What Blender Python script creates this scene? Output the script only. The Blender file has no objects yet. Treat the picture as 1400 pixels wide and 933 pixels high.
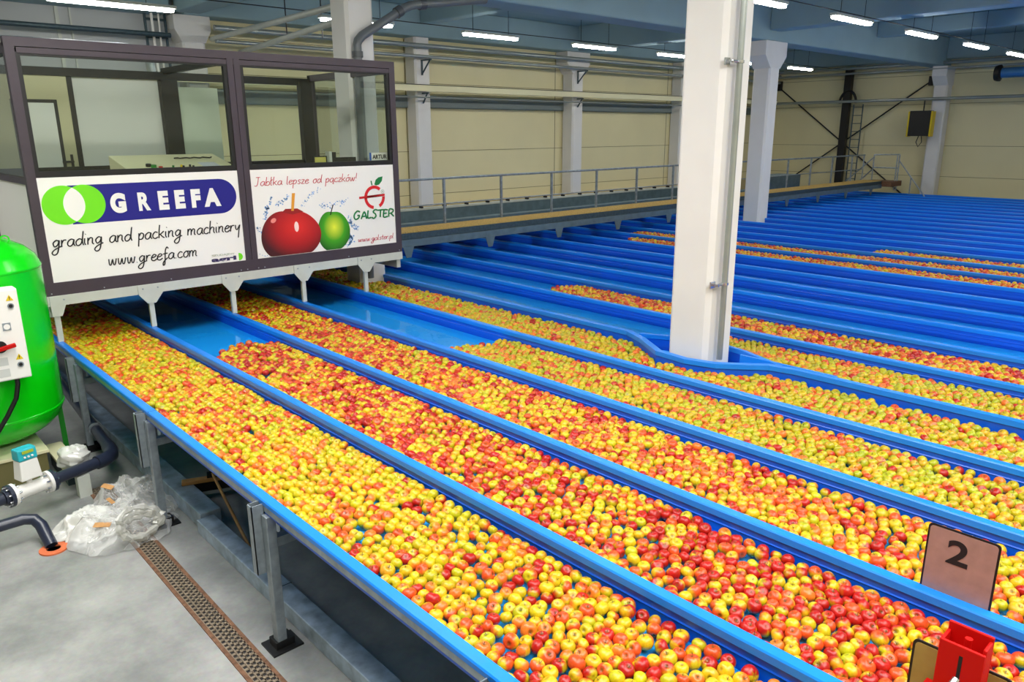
import bpy, math, random
import numpy as np
from mathutils import Vector, Matrix, noise
rnd = random.Random(7)
C = bpy.context.scene.collection
sc = bpy.context.scene
PI = math.pi
# ------------------------------------------------------------------ camera, world, exposure
F_PX = 1036.8
CAMZ = 3.1
yaw, pitch, roll = 0.827834, 0.268758, -0.005744
fw = Vector((-math.sin(yaw)*math.cos(pitch), math.cos(yaw)*math.cos(pitch), -math.sin(pitch)))
rt = fw.cross(Vector((0, 0, 1))).normalized(); up = rt.cross(fw)
r2 = rt*math.cos(roll)+up*math.sin(roll); u2 = -rt*math.sin(roll)+up*math.cos(roll)
cam_d = bpy.data.cameras.new('camera'); cam = bpy.data.objects.new('camera', cam_d); C.objects.link(cam)
cam_d.sensor_width = 36; cam_d.lens = 36*F_PX/1400; cam_d.clip_end = 200; cam_d.clip_start = 0.05
cam.matrix_world = Matrix(((r2.x, u2.x, -fw.x, 0), (r2.y, u2.y, -fw.y, 0), (r2.z, u2.z, -fw.z, CAMZ), (0, 0, 0, 1)))
sc.camera = cam
sc.view_settings.view_transform = 'Standard'; sc.view_settings.look = 'None'
sc.view_settings.gamma = 1; sc.view_settings.use_curve_mapping = False
sc.view_settings.exposure = 0.22
W = bpy.data.worlds.new('world'); sc.world = W; W.use_nodes = True
W.node_tree.nodes['Background'].inputs[0].default_value = (0.93, 0.96, 1.0, 1)
W.node_tree.nodes['Background'].inputs[1].default_value = .6       # ambient fill added around the hall, whose walls close on every side
LAMP = 46.0                                                         # strength of every fluorescent diffuser
def area(name, loc, rot, sx, sy, power, col=(1, 1, 1)):
    l = bpy.data.lights.new(name, 'AREA'); l.shape = 'RECTANGLE'; l.size = sx; l.size_y = sy; l.energy = power; l.color = col
    o = bpy.data.objects.new(name, l); o.location = loc; o.rotation_euler = rot; C.objects.link(o); return o
# unseen fill lights added to brighten the near and left parts of the hall
area('fill_light', (1.5, 3.5, 5.9), (0, 0, 0), 4.0, 8.0, 620, (1, .98, .94))
area('fill_light', (-4.2, 1.2, 5.9), (0, 0, 0), 4.5, 2.4, 400, (1, .98, .94))
area('fill_light', (1.5, 15, 5.9), (0, 0, 0), 3.0, 9.0, 520, (1, .98, .94))

area('fill_light', (-10.5, -2.6, 5.9), (0, 0, 0), 4.0, 2.5, 230, (1, .98, .94))

# ------------------------------------------------------------------ materials
def lin(c):
    return tuple(((x/255)/12.92 if x/255 <= .04045 else ((x/255+.055)/1.055)**2.4) for x in c)
def mat(name, rgb, rough=.5, metal=0., spec=.5, var=0., vscale=3., bump=0., bscale=40., alpha=1., emit=0.):
    m = bpy.data.materials.new(name); m.use_nodes = True; nt = m.node_tree; b = nt.nodes['Principled BSDF']
    c = lin(rgb)
    b.inputs['Base Color'].default_value = (*c, 1); b.inputs['Roughness'].default_value = rough
    b.inputs['Metallic'].default_value = metal; b.inputs['Specular IOR Level'].default_value = spec
    if emit:
        b.inputs['Emission Color'].default_value = (*c, 1); b.inputs['Emission Strength'].default_value = emit
    if var or bump:
        tc = nt.nodes.new('ShaderNodeTexCoord')
    if var:
        n = nt.nodes.new('ShaderNodeTexNoise'); n.inputs['Scale'].default_value = vscale; n.inputs['Detail'].default_value = 6
        r = nt.nodes.new('ShaderNodeValToRGB'); r.color_ramp.elements[0].position = .3; r.color_ramp.elements[1].position = .7
        r.color_ramp.elements[0].color = (*[x*(1-var) for x in c], 1); r.color_ramp.elements[1].color = (*[min(1, x*(1+var)) for x in c], 1)
        nt.links.new(tc.outputs['Object'], n.inputs['Vector']); nt.links.new(n.outputs['Fac'], r.inputs['Fac']); nt.links.new(r.outputs['Color'], b.inputs['Base Color'])
    if bump:
        n2 = nt.nodes.new('ShaderNodeTexNoise'); n2.inputs['Scale'].default_value = bscale; n2.inputs['Detail'].default_value = 4
        bp = nt.nodes.new('ShaderNodeBump'); bp.inputs['Strength'].default_value = bump; bp.inputs['Distance'].default_value = .02
        nt.links.new(tc.outputs['Object'], n2.inputs['Vector']); nt.links.new(n2.outputs['Fac'], bp.inputs['Height']); nt.links.new(bp.outputs['Normal'], b.inputs['Normal'])
    return m
def glass_mat(name, tint=(1, 1, 1), gloss=.12, rough=.0, extra=None, fres=1.45, bump=0, bscale=3):
    m = bpy.data.materials.new(name); m.use_nodes = True; nt = m.node_tree; nt.nodes.clear()
    out = nt.nodes.new('ShaderNodeOutputMaterial'); tr = nt.nodes.new('ShaderNodeBsdfTransparent'); gl = nt.nodes.new('ShaderNodeBsdfGlossy')
    fr = nt.nodes.new('ShaderNodeFresnel'); mx = nt.nodes.new('ShaderNodeMixShader')
    tr.inputs[0].default_value = (*tint, 1); gl.inputs['Roughness'].default_value = rough; fr.inputs['IOR'].default_value = fres
    mul = nt.nodes.new('ShaderNodeMath'); mul.operation = 'MULTIPLY'; mul.inputs[1].default_value = gloss
    nt.links.new(fr.outputs[0], mul.inputs[0]); nt.links.new(mul.outputs[0], mx.inputs[0])
    nt.links.new(tr.outputs[0], mx.inputs[1]); nt.links.new(gl.outputs[0], mx.inputs[2]); nt.links.new(mx.outputs[0], out.inputs[0])
    if bump:
        tc = nt.nodes.new('ShaderNodeTexCoord'); n2 = nt.nodes.new('ShaderNodeTexNoise'); n2.inputs['Scale'].default_value = bscale; n2.inputs['Detail'].default_value = 2
        bp = nt.nodes.new('ShaderNodeBump'); bp.inputs['Strength'].default_value = bump; bp.inputs['Distance'].default_value = .02
        nt.links.new(tc.outputs['Object'], n2.inputs['Vector']); nt.links.new(n2.outputs['Fac'], bp.inputs['Height'])
        nt.links.new(bp.outputs['Normal'], gl.inputs['Normal']); nt.links.new(bp.outputs['Normal'], fr.inputs['Normal'])
    return m
M = {}
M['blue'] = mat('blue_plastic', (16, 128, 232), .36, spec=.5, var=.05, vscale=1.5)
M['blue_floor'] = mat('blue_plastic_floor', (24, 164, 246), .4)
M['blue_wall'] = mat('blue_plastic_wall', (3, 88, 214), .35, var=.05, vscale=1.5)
M['water'] = glass_mat('water', (.88, .99, 1.0), .8, .015, fres=1.33, bump=.16, bscale=4)
M['galv'] = mat('galvanised_steel', (150, 160, 168), .42, .55, var=.22, vscale=14)
M['galv_dark'] = mat('galvanised_beam', (160, 176, 192), .45, .3, var=.35, vscale=9)
M['steel_paint'] = mat('light_grey_steel', (196, 200, 192), .5, .1, var=.05, vscale=6)
M['dark'] = mat('dark_frame', (62, 52, 62), .5, var=.06, vscale=5)
M['black'] = mat('black', (10, 10, 12), .5)
M['white'] = mat('white_panel', (240, 238, 234), .45)
M['white_paint'] = mat('white_column_paint', (222, 220, 218), .7, var=.03, vscale=2)
M['grey_conc'] = mat('ceiling_concrete', (134, 162, 170), .85, var=.06, vscale=1.2)
M['beam_conc'] = mat('beam_concrete', (142, 168, 176), .85, var=.06, vscale=1.2)
M['cream'] = mat('cream_panel', (224, 214, 170), .6, var=.03, vscale=.8)
M['rust'] = mat('rusty_iron', (118, 84, 62), .8, .2, var=.4, vscale=30)
M['grating'] = mat('yellow_grating', (206, 176, 108), .6, var=.25, vscale=40)
M['walk'] = mat('walkway_steel', (104, 124, 132), .45, .4, var=.15, vscale=6)
M['walkd'] = mat('walkway_fascia', (66, 84, 92), .5, .4, var=.2, vscale=20)
M['pipe'] = mat('pipe_galvanised', (156, 162, 158), .3, .5, var=.1, vscale=3)
M['green'] = mat('green_tank_paint', (6, 205, 12), .22, spec=.6)
M['pvc'] = mat('dark_pvc', (38, 44, 62), .3)
M['teal'] = mat('teal_plastic', (40, 175, 190), .4)
M['lcd'] = mat('lcd_face', (170, 190, 60), .3)
M['wood'] = mat('pale_wood', (190, 140, 84), .6, var=.15, vscale=20)
M['orange'] = mat('orange_collar', (214, 110, 66), .7)
M['red'] = mat('red_plastic', (190, 4, 0), .55, spec=.25)
M['yellow'] = mat('yellow_plastic', (225, 195, 20), .5)
M['green_s'] = mat('green_button', (20, 120, 40), .4)
M['navy'] = mat('navy_print', (10, 8, 128), .5)
M['lime'] = mat('lime_print', (112, 222, 12), .5)
M['ink'] = mat('black_ink', (16, 14, 18), .6)
M['redink'] = mat('red_ink', (196, 44, 66), .6)
M['logored'] = mat('logo_red', (214, 16, 26), .6)
M['logogreen'] = mat('logo_green', (0, 122, 60), .6)
M['greyink'] = mat('grey_ink', (170, 180, 160), .6)
M['purpleink'] = mat('violet_ink', (52, 44, 92), .6)
M['splash'] = mat('splash_print', (120, 165, 215), .5, var=.4, vscale=60)
M['pinkgrey'] = mat('sign_plate_pink', (158, 122, 112), .45, var=.12, vscale=16)
M['tan'] = mat('sign_plate_tan', (160, 138, 72), .45, var=.1, vscale=16)
M['beige'] = mat('beige_cabinet', (222, 216, 178), .5)
M['monbeige'] = mat('yellow_card', (206, 196, 96), .6)
M['chrome'] = mat('chrome', (200, 202, 205), .2, .9)
M['foil'] = mat('aluminium_foil_duct', (190, 200, 205), .3, .8, bump=.6, bscale=18)
M['lamp'] = bpy.data.materials.new('lamp_diffuser'); M['lamp'].use_nodes = True
_b = M['lamp'].node_tree.nodes['Principled BSDF']; _b.inputs['Emission Color'].default_value = (1, .97, .9, 1); _b.inputs['Emission Strength'].default_value = LAMP
M['glass'] = glass_mat('window_glass', (.95, .98, .95), .45, 0)
def film(name, rgb, f=.55):
    m = bpy.data.materials.new(name); m.use_nodes = True; nt = m.node_tree; nt.nodes.clear()
    out = nt.nodes.new('ShaderNodeOutputMaterial'); tr = nt.nodes.new('ShaderNodeBsdfTransparent'); pr = nt.nodes.new('ShaderNodeBsdfPrincipled')
    pr.inputs['Base Color'].default_value = (*lin(rgb), 1); pr.inputs['Roughness'].default_value = .16; pr.inputs['Specular IOR Level'].default_value = .9
    mx = nt.nodes.new('ShaderNodeMixShader'); lw = nt.nodes.new('ShaderNodeLayerWeight'); lw.inputs[0].default_value = .4
    mp = nt.nodes.new('ShaderNodeMapRange'); mp.inputs['To Min'].default_value = f; mp.inputs['To Max'].default_value = 1.0
    nt.links.new(lw.outputs['Facing'], mp.inputs[0]); nt.links.new(mp.outputs[0], mx.inputs[0])
    nt.links.new(tr.outputs[0], mx.inputs[1]); nt.links.new(pr.outputs[0], mx.inputs[2]); nt.links.new(mx.outputs[0], out.inputs[0])
    return m
M['film'] = film('clear_plastic_film', (226, 226, 224), .16)
M['rollfilm'] = film('crushed_roll_film', (206, 206, 198), .4)
M['bagfilm'] = film('white_bag_film', (228, 228, 222), .85)
# floor: worn concrete
def floor_mat():
    m = bpy.data.materials.new('worn_concrete'); m.use_nodes = True; nt = m.node_tree; b = nt.nodes['Principled BSDF']
    tc = nt.nodes.new('ShaderNodeTexCoord')
    n = nt.nodes.new('ShaderNodeTexNoise'); n.inputs['Scale'].default_value = 1.3; n.inputs['Detail'].default_value = 8; n.inputs['Roughness'].default_value = .65
    r = nt.nodes.new('ShaderNodeValToRGB'); e = r.color_ramp.elements
    e[0].position = .3; e[0].color = (*lin((118, 120, 120)), 1); e[1].position = .68; e[1].color = (*lin((182, 182, 178)), 1)
    n2 = nt.nodes.new('ShaderNodeTexNoise'); n2.inputs['Scale'].default_value = 30; n2.inputs['Detail'].default_value = 5
    mx = nt.nodes.new('ShaderNodeMixRGB'); mx.blend_type = 'MULTIPLY'; mx.inputs[0].default_value = .25
    nt.links.new(tc.outputs['Object'], n.inputs[0]); nt.links.new(tc.outputs['Object'], n2.inputs[0]); nt.links.new(n.outputs['Fac'], r.inputs[0])
    nt.links.new(r.outputs[0], mx.inputs[1]); nt.links.new(n2.outputs['Color'], mx.inputs[2]); nt.links.new(mx.outputs[0], b.inputs['Base Color'])
    b.inputs['Roughness'].default_value = .38
    return m
M['floor'] = floor_mat()
# cream wall panels with thin horizontal seams (profile joints)
def panel_mat(name, rgb, seams):
    m = mat(name, rgb, .6, var=.03, vscale=.7); return m

# ------------------------------------------------------------------ mesh helper
class MB:
    def __init__(s): s.v = []; s.f = []
    def add(s, vs, fs):
        o = len(s.v); s.v += [tuple(x) for x in vs]; s.f += [tuple(i+o for i in f) for f in fs]; return s
    def box(s, x0, x1, y0, y1, z0, z1):
        return s.add([(x, y, z) for x in (x0, x1) for y in (y0, y1) for z in (z0, z1)],
                     [(0, 1, 3, 2), (4, 6, 7, 5), (0, 4, 5, 1), (2, 3, 7, 6), (0, 2, 6, 4), (1, 5, 7, 3)])
    def bar(s, a, b, w, h, upv=(0, 0, 1)):
        a = Vector(a); b = Vector(b); d = (b-a).normalized(); u = Vector(upv)
        if abs(d.dot(u)) > .98: u = Vector((1, 0, 0))
        x = d.cross(u).normalized(); y = x.cross(d)
        vs = [p+x*i*w/2+y*j*h/2 for p in (a, b) for i in (-1, 1) for j in (-1, 1)]
        return s.add(vs, [(0, 1, 3, 2), (4, 6, 7, 5), (0, 4, 5, 1), (2, 3, 7, 6), (0, 2, 6, 4), (1, 5, 7, 3)])
    def prism(s, poly, fn0, fn1):
        n = len(poly); vs = [fn0(*p) for p in poly]+[fn1(*p) for p in poly]
        return s.add(vs, [tuple(range(n))[::-1], tuple(range(n, 2*n))]+[(i, (i+1) % n, n+(i+1) % n, n+i) for i in range(n)])
    def px(s, poly, x0, x1): return s.prism(poly, lambda a, b: (x0, a, b), lambda a, b: (x1, a, b))     # poly in Y,Z
    def py(s, poly, y0, y1): return s.prism(poly, lambda a, b: (a, y0, b), lambda a, b: (a, y1, b))     # poly in X,Z
    def pz(s, poly, z0, z1): return s.prism(poly, lambda a, b: (a, b, z0), lambda a, b: (a, b, z1))     # poly in X,Y
    def tube(s, pts, r, n=12, caps=True):
        pts = [Vector(p) for p in pts]; m = len(pts); rs = r if isinstance(r, (list, tuple)) else [r]*m
        vs = []; prev = None
        for i, p in enumerate(pts):
            d = (pts[min(i+1, m-1)]-pts[max(i-1, 0)]).normalized()
            if prev is None:
                u = Vector((0, 0, 1)) if abs(d.z) < .9 else Vector((1, 0, 0)); x = d.cross(u).normalized()
            else: x = (prev-d*prev.dot(d)).normalized()
            prev = x; y = d.cross(x)
            vs += [p+(x*math.cos(2*PI*k/n)+y*math.sin(2*PI*k/n))*rs[i] for k in range(n)]
        fs = [(i*n+k, i*n+(k+1) % n, (i+1)*n+(k+1) % n, (i+1)*n+k) for i in range(m-1) for k in range(n)]
        if caps: fs += [tuple(range(n))[::-1], tuple(range((m-1)*n, m*n))]
        return s.add(vs, fs)
    def lathe(s, prof, c, n=48, axis='z'):
        vs = []; m = len(prof)
        for r, h in prof:
            for k in range(n):
                a = 2*PI*k/n; x, y = r*math.cos(a), r*math.sin(a)
                vs.append((c[0]+x, c[1]+y, c[2]+h) if axis == 'z' else ((c[0]+h, c[1]+x, c[2]+y) if axis == 'x' else (c[0]+x, c[1]+h, c[2]+y)))
        fs = [(i*n+k, i*n+(k+1) % n, (i+1)*n+(k+1) % n, (i+1)*n+k) for i in range(m-1) for k in range(n)]
        if prof[0][0] > 1e-4: fs.append(tuple(range(n))[::-1])
        if prof[-1][0] > 1e-4: fs.append(tuple(range((m-1)*n, m*n)))
        return s.add(vs, fs)
    def build(s, name, m, parent=None, smooth=False, bevel=0., loc=None):
        P = Vector((0, 0, 0)); q = parent
        while q is not None: P += q.location; q = q.parent
        if loc is None:
            if parent is None:
                a = np.array(s.v); loc = Vector(((a[:, 0].min()+a[:, 0].max())/2, (a[:, 1].min()+a[:, 1].max())/2, a[:, 2].min()))
            else: loc = P
        loc = Vector(loc)
        me = bpy.data.meshes.new(name); me.from_pydata([(x-loc.x, y-loc.y, z-loc.z) for x, y, z in s.v], [], s.f)
        me.materials.append(m if not isinstance(m, str) else M[m])
        if smooth:
            me.polygons.foreach_set('use_smooth', [True]*len(me.polygons))
            try: me.set_sharp_from_angle(angle=math.radians(40))
            except Exception: pass
        me.update()
        import bmesh
        bm = bmesh.new(); bm.from_mesh(me); bmesh.ops.recalc_face_normals(bm, faces=bm.faces); bm.to_mesh(me); bm.free()
        o = bpy.data.objects.new(name, me); C.objects.link(o)
        if parent is not None: o.parent = parent
        o.location = loc-P
        if bevel:
            md = o.modifiers.new('bevel', 'BEVEL'); md.width = bevel; md.segments = 2; md.limit_method = 'ANGLE'
        return o
def tag(o, label, cat, group=None, kind=None):
    o['label'] = label; o['category'] = cat
    if group: o['group'] = group
    if kind: o['kind'] = kind
    return o
def thing(name, loc, label, cat, group=None):
    o = bpy.data.objects.new(name, None); C.objects.link(o); o.location = loc; o.empty_display_size = .2
    return tag(o, label, cat, group)
def struct(o): o['kind'] = 'structure'; return o
ORD = ['zeroth', 'first', 'second', 'third', 'fourth', 'fifth', 'sixth', 'seventh', 'eighth', 'ninth', 'tenth', 'eleventh', 'twelfth', 'thirteenth', 'fourteenth', 'fifteenth', 'sixteenth', 'seventeenth', 'eighteenth', 'nineteenth', 'twentieth']
def ordn(n):
    if n <= 20: return ORD[n]
    if n == 30: return 'thirtieth'
    return ('twenty-' if n < 30 else 'thirty-')+ORD[n % 10]
def nth(n):
    return '%d%s' % (n, 'th' if 10 <= n % 100 <= 20 else {1: 'st', 2: 'nd', 3: 'rd'}.get(n % 10, 'th'))
def proj(p):
    d = Vector(p)-Vector((0, 0, CAMZ)); z = d.dot(fw)
    if z <= .01: return (-1e9, -1e9, z)
    return (700+F_PX*d.dot(r2)/z, 466.5-F_PX*d.dot(u2)/z, z)

# ------------------------------------------------------------------ hall shell
PITCH = .933; Y0 = 1.741                 # far edge of the near rim's cap, channel spacing
NCH = 28
XE = 1.6                                 # near end of the channels (outside the frame)
XW = -15.3                               # far end of the channels under the walkway
struct(MB().box(-16.4, 6, -8, 29.1, -.3, 0).build('floor', 'floor', loc=(0, 0, 0)))
struct(MB().box(-16.6, 6, -8, 29.3, 6.0, 6.2).build('ceiling', 'grey_conc', loc=(0, 0, 6)))
struct(MB().box(-16.6, -16.3, 6.0, 29.2, 0, 6.0).build('wall_back', 'cream'))
struct(MB().box(-16.6, -16.3, -8, 6.0, 0, 6.0).build('wall_left', mat('grey_wall', (186, 190, 192), .7, var=.03, vscale=1)))
struct(MB().box(-16.3, 6, 28.9, 29.2, 0, 6.0).build('wall_right', 'cream'))
struct(MB().box(-16.3, 6, -8.3, -8, 0, 6.0).build('wall_front', 'cream'))
struct(MB().box(6, 6.3, -8.3, 29.2, 0, 6.0).build('wall_near', 'cream'))
seam = mat('seam_shadow_gap', (120, 112, 84), .8)
k = 1
for z in (1.55, 2.64, 4.3, 5.0):
    struct(MB().box(-16.3, -16.294, 6.3, 28.9, z-.006, z+.006).build('trim_%d' % k, seam)); k += 1
for z in (1.55, 2.57, 3.95, 4.9):
    struct(MB().box(-16.25, 6, 28.894, 28.9, z-.006, z+.006).build('trim_%d' % k, seam)); k += 1
struct(MB().box(-16.3, -16.22, 6.3, 28.9, 3.70, 4.0).build('trim_%d' % k, mat('grey_wall_band', (112, 122, 122), .7))); k += 1  # darker grey band along the back wall below the cable tray
struct(MB().box(-16.3, -15.75, 6.3, 28.9, 0, 1.30).build('trim_%d' % k, mat('beige_plinth', (190, 172, 124), .7))); k += 1
for y in (11.45, 16.75, 22.2): struct(MB().box(-16.3, -16.294, y-.02, y-.005, 1.3, 5.3).build('trim_%d' % k, seam)); k += 1
# beams (kind structure)
def beam(x0, x1, y0, y1, z0, z1, m='beam_conc'):
    o = MB().box(x0, x1, y0, y1, z0, z1).build('ceiling_beam', m, bevel=.03); return struct(o)
beam(-10.37, -9.77, -8, 28.9, 5.12, 6.0)
beam(-4.39, -3.79, -8, 28.9, 5.12, 6.0)
beam(-16.3, -15.75, 6.0, 28.9, 5.32, 6.0)
beam(-16.3, -15.75, -8, 5.75, 5.32, 6.0)
for y in (6.07, 17.35, 28.6):
    for x0, x1 in ((-15.75, -10.37), (-9.77, -4.39), (-3.79, 6)): beam(x0, x1, y-.25, min(y+.25, 28.9), 5.34, 6.0)
for y in (11.7, 23.0):
    for x0, x1 in ((-15.75, -10.37), (-9.77, -4.39), (-3.79, 6)): beam(x0, x1, y-.15, y+.15, 5.6, 6.0)

# columns
def column(xc, yc, z0, ztop, label, cap=True, w=.45, ch=.045, h_cap=.6, depth=None, base=True, wy=None, o=.26):
    t = thing('concrete_column', (xc, yc, z0), label, 'column', 'white columns of the hall')
    wy = wy or w
    hx, hy = w/2, wy/2
    poly = [(xc-hx+ch, yc-hy), (xc+hx-ch, yc-hy), (xc+hx, yc-hy+ch), (xc+hx, yc+hy-ch), (xc+hx-ch, yc+hy), (xc-hx+ch, yc+hy), (xc-hx, yc+hy-ch), (xc-hx, yc-hy+ch)]
    MB().pz(poly, z0, ztop).build('shaft', 'white_paint', t)
    if cap:
        b = MB(); zc = ztop-h_cap
        b.py([(xc-hx, zc), (xc+hx, zc), (xc+hx, zc+.01), (xc+hx+o*0, ztop), (xc-hx, ztop)], yc-hy, yc+hy)
        b.px([(yc-hy, zc), (yc+hy, zc), (yc+hy+o, zc+h_cap*.47), (yc+hy+o, ztop), (yc-hy-o, ztop), (yc-hy-o, zc+h_cap*.47)], xc-hx-.004, xc+hx+.004)
        b.build('capital', 'white_paint', t, bevel=.015)
    return t
c1 = column(-4.09, 6.285, .0, 5.12, 'big white square column rising through the channels in the foreground')
column(-10.05, 6.18, .0, 5.12, 'white column behind the glass cabin carrying a grey drainpipe', h_cap=.12, o=.08)
column(-9.97, 17.45, .0, 5.12, 'white column just behind the big foreground column, half hidden by it')
column(-9.85, 28.65, .0, 5.12, 'white column on the right wall behind the black heater')
column(-16.07, 6.17, 0, 5.32, 'white column with stepped capital at the left above the cabin roof', h_cap=.5, o=.13)
column(-16.07, 11.66, 0, 5.32, 'plain white wall column just right of the cabin', cap=False)
column(-16.07, 17.25, 0, 5.32, 'white wall column with flared capital left of the big foreground column')
column(-16.07, 22.6, 0, 5.32, 'white wall column hidden behind the foreground column', cap=False)
# conduit on the foreground column
t = thing('conduit', (-3.84, 6.2, 1.0), 'galvanised conduit running up the side of the big foreground column', 'pipe')
MB().tube([(-3.80, 6.20, .98), (-3.80, 6.20, 5.1)], .028, 14).build('conduit_tube', 'pipe', t, smooth=True)
for z in (1.72, 3.68):
    MB().box(-3.865, -3.78, 6.06, 6.075, z-.012, z+.012).tube([(-3.80, 6.05, z), (-3.80, 6.235, z)], .014, 8).box(-3.85, -3.835, 6.03, 6.1, z-.03, z+.03).lathe([(.036, -.012), (.036, .012)], (-3.80, 6.20, z), 16).build('pipe_clamp', 'chrome', t)
# drainpipe on the column behind the cabin
t = thing('drainpipe', (-9.72, 6.1, 1.0), 'grey drainpipe with elbows on the column behind the cabin', 'pipe')
MB().tube([(-9.74, 6.05, 1.0), (-9.74, 6.05, 4.28), (-9.74, 6.07, 4.34), (-9.74, 6.14, 4.41), (-9.72, 6.86, 4.83), (-9.70, 6.95, 4.87), (-9.68, 7.02, 4.89), (-9.6, 8.3, 5.08)], .062, 16).build('pipe_run', mat('grey_pvc', (96, 102, 106), .4), t, smooth=True)
for p, q in (((-9.74, 6.05, 4.12), (-9.74, 6.05, 4.2)), ((-9.724, 6.72, 4.75), (-9.718, 6.8, 4.80)), ((-9.69, 7.1, 4.9), (-9.685, 7.2, 4.915))):
    MB().tube([p, q], .078, 16).build('pipe_collar', mat('grey_pvc_collar', (70, 74, 78), .4), t, smooth=True)

# ------------------------------------------------------------------ lights of the hall
def fixture(x, y, label, L=1.55, z=5.02, group='fluorescent ceiling lights', rz=0):
    t = thing('ceiling_light', (x, y, z), label, 'ceiling light', group)
    if not rz:
        MB().box(x-.07, x+.07, y-L/2, y+L/2, z+.05, z+.10).build('housing', 'steel_paint', t, bevel=.01)
        MB().box(x-.06, x+.06, y-L/2+.04, y+L/2-.04, z, z+.05).build('diffuser', 'lamp', t, bevel=.02)
        MB().box(x-.004, x+.004, y-.5, y-.492, z+.10, 5.9).box(x-.004, x+.004, y+.492, y+.5, z+.10, 5.9).build('hanger', 'black', t)
    return t
for i, y in enumerate((8.05, 11.3, 14.6, 17.85, 21.3, 24.7)):
    lb = 'lit fluorescent ceiling light, %s from the left in the far row' % ORD[i+1]
    if i == 4: lb = 'ceiling light of the far row hidden behind the big foreground column'
    if i == 5: lb = 'lit ceiling light at the right end of the far row, above the crossed braces'
    fixture(-12.9, y, lb)
for i, y in enumerate((2.0, 5.2, 8.3, 11.55, 14.8, 18.15, 21.6, 24.9)):
    if i < 3: lb = 'lit fluorescent ceiling light of the near row, %s one above the picture' % ORD[i+1]
    else: lb = 'lit fluorescent ceiling light, %s in view from the left in the near row' % ORD[i-2]
    fixture(-6.8, y, lb)
fixture(-13.6, 4.1, 'long lit light at the top left corner above the cabin', L=1.9)
for i, y in enumerate((1.5, 5.2, 8.9, 12.6, 16.3, 20.0)):
    fixture(-.8, y, 'fluorescent light over the near ends of the channels, %s from the left' % ORD[i+1])
for nm, x, lb in (('light_cable', -12.9, 'thin black cable stretched above the far row of ceiling lights'), ('light_cable', -6.8, 'thin black cable stretched above the near row of ceiling lights')):
    tag(MB().tube([(x, 2, 5.16), (x, 28.8, 5.16)], .009, 6).build(nm, 'black'), lb, 'cable', 'light cables')

# ------------------------------------------------------------------ blue channels
basin = thing('channel_basin', (-7, 14, 0), 'shallow blue plastic basin under all the water channels', 'basin')
YF = Y0+PITCH*NCH
MB().box(XW, XE, 1.755, YF-.02, .822, .836).build('basin_floor', 'blue_floor', basin)
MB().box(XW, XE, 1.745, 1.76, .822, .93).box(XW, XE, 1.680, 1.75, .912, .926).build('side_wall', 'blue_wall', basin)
MB().box(XW, XE, 1.676, 1.70, .926, .966).build('side_rail', 'galv', basin)
for x in np.arange(-14.6, 1.5, 2.1):
    MB().box(x-.04, x+.04, 1.78, YF-.1, .72, .822).build('cross_beam', 'galv_dark', basin)
def cap_poly(yf):   # cross-section of a divider cap in Y,Z
    w = .068
    return [(yf-w, .955), (yf-w, .992), (yf-w+.006, 1.0), (yf-.006, 1.0), (yf, .992), (yf, .955)]
def divider(kk):
    yf = Y0+PITCH*kk
    if kk == 0: lb = 'blue near rim of the front channel, facing the concrete floor'
    elif kk == NCH: lb = 'blue far rim along the right wall'
    else: lb = 'blue divider between the %s and %s channels from the front' % (ordn(kk), ordn(kk+1))
    t = thing('channel_divider', (-6, yf-.034, .836), lb, 'divider', 'blue channel dividers')
    if kk == 0:
        MB().px([(y, max(z, .967)) for y, z in cap_poly(yf)], XW, XE).build('cap', 'blue', t)
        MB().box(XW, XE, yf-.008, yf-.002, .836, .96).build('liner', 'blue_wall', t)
        for x in (-1.22, -6.05): MB().box(x-.002, x+.002, yf-.066, yf+.0005, .958, 1.0012).build('joint', 'ink', t)
        return
    if kk == 5:
        # goes round the foreground column: near face jogs, a second branch passes behind the column
        a = .034; yc = yf-a
        path1 = [(XW, yc), (-5.05, yc), (-4.75, yc-.14), (-4.35, yc-.40), (-4.0, yc-.435), (-3.72, yc-.36), (-3.35, yc-.05), (-3.1, yc), (XE, yc)]
        path2 = [(-4.9, yc), (-4.5, yc+.20), (-4.1, yc+.27), (-3.75, yc+.20), (-3.25, yc)]
        for nm, pts in (('', path1), ('far', path2)):
            b = MB(); c = MB()
            def off(i, d):
                p = Vector((*pts[i], 0)); a_ = Vector((*pts[max(i-1, 0)], 0)); b_ = Vector((*pts[min(i+1, len(pts)-1)], 0))
                dd = (b_-a_).normalized(); return (p.x-dd.y*d, p.y+dd.x*d)
            for B, hw, z0, z1 in ((b, .034 if nm == '' else .022, .955, 1.0), (c, .022 if nm == '' else .014, .836, .956)):
                L = [off(i, hw) for i in range(len(pts))]; R = [off(i, -hw) for i in range(len(pts))]
                n = len(pts); vs = [(x, y, z) for z in (z0, z1) for (x, y) in L+R]
                fs = []
                for i in range(n-1):
                    fs += [(i, i+1, n+i+1, n+i), (2*n+i, 3*n+i, 3*n+i+1, 2*n+i+1), (i, 2*n+i, 2*n+i+1, i+1), (n+i, n+i+1, 3*n+i+1, 3*n+i)]
                fs += [(0, n, 3*n, 2*n), (n-1, 3*n-1, 4*n-1, 2*n-1)]
                B.add(vs, fs)
            b.build('cap', 'blue', t); c.build('wall', 'blue_wall', t)
        MB().box(-3.70, -2.75, yc+.03, yc+.06, .87, 1.004).build('guide_plate', 'blue', t)
        return
    MB().px(cap_poly(yf), XW, XE).build('cap', 'blue', t)
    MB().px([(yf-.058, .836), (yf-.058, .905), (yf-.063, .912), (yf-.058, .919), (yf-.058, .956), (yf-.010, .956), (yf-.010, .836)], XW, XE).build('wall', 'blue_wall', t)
for kk in range(NCH+1): divider(kk)
WZ = .872
wb = MB()
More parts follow.
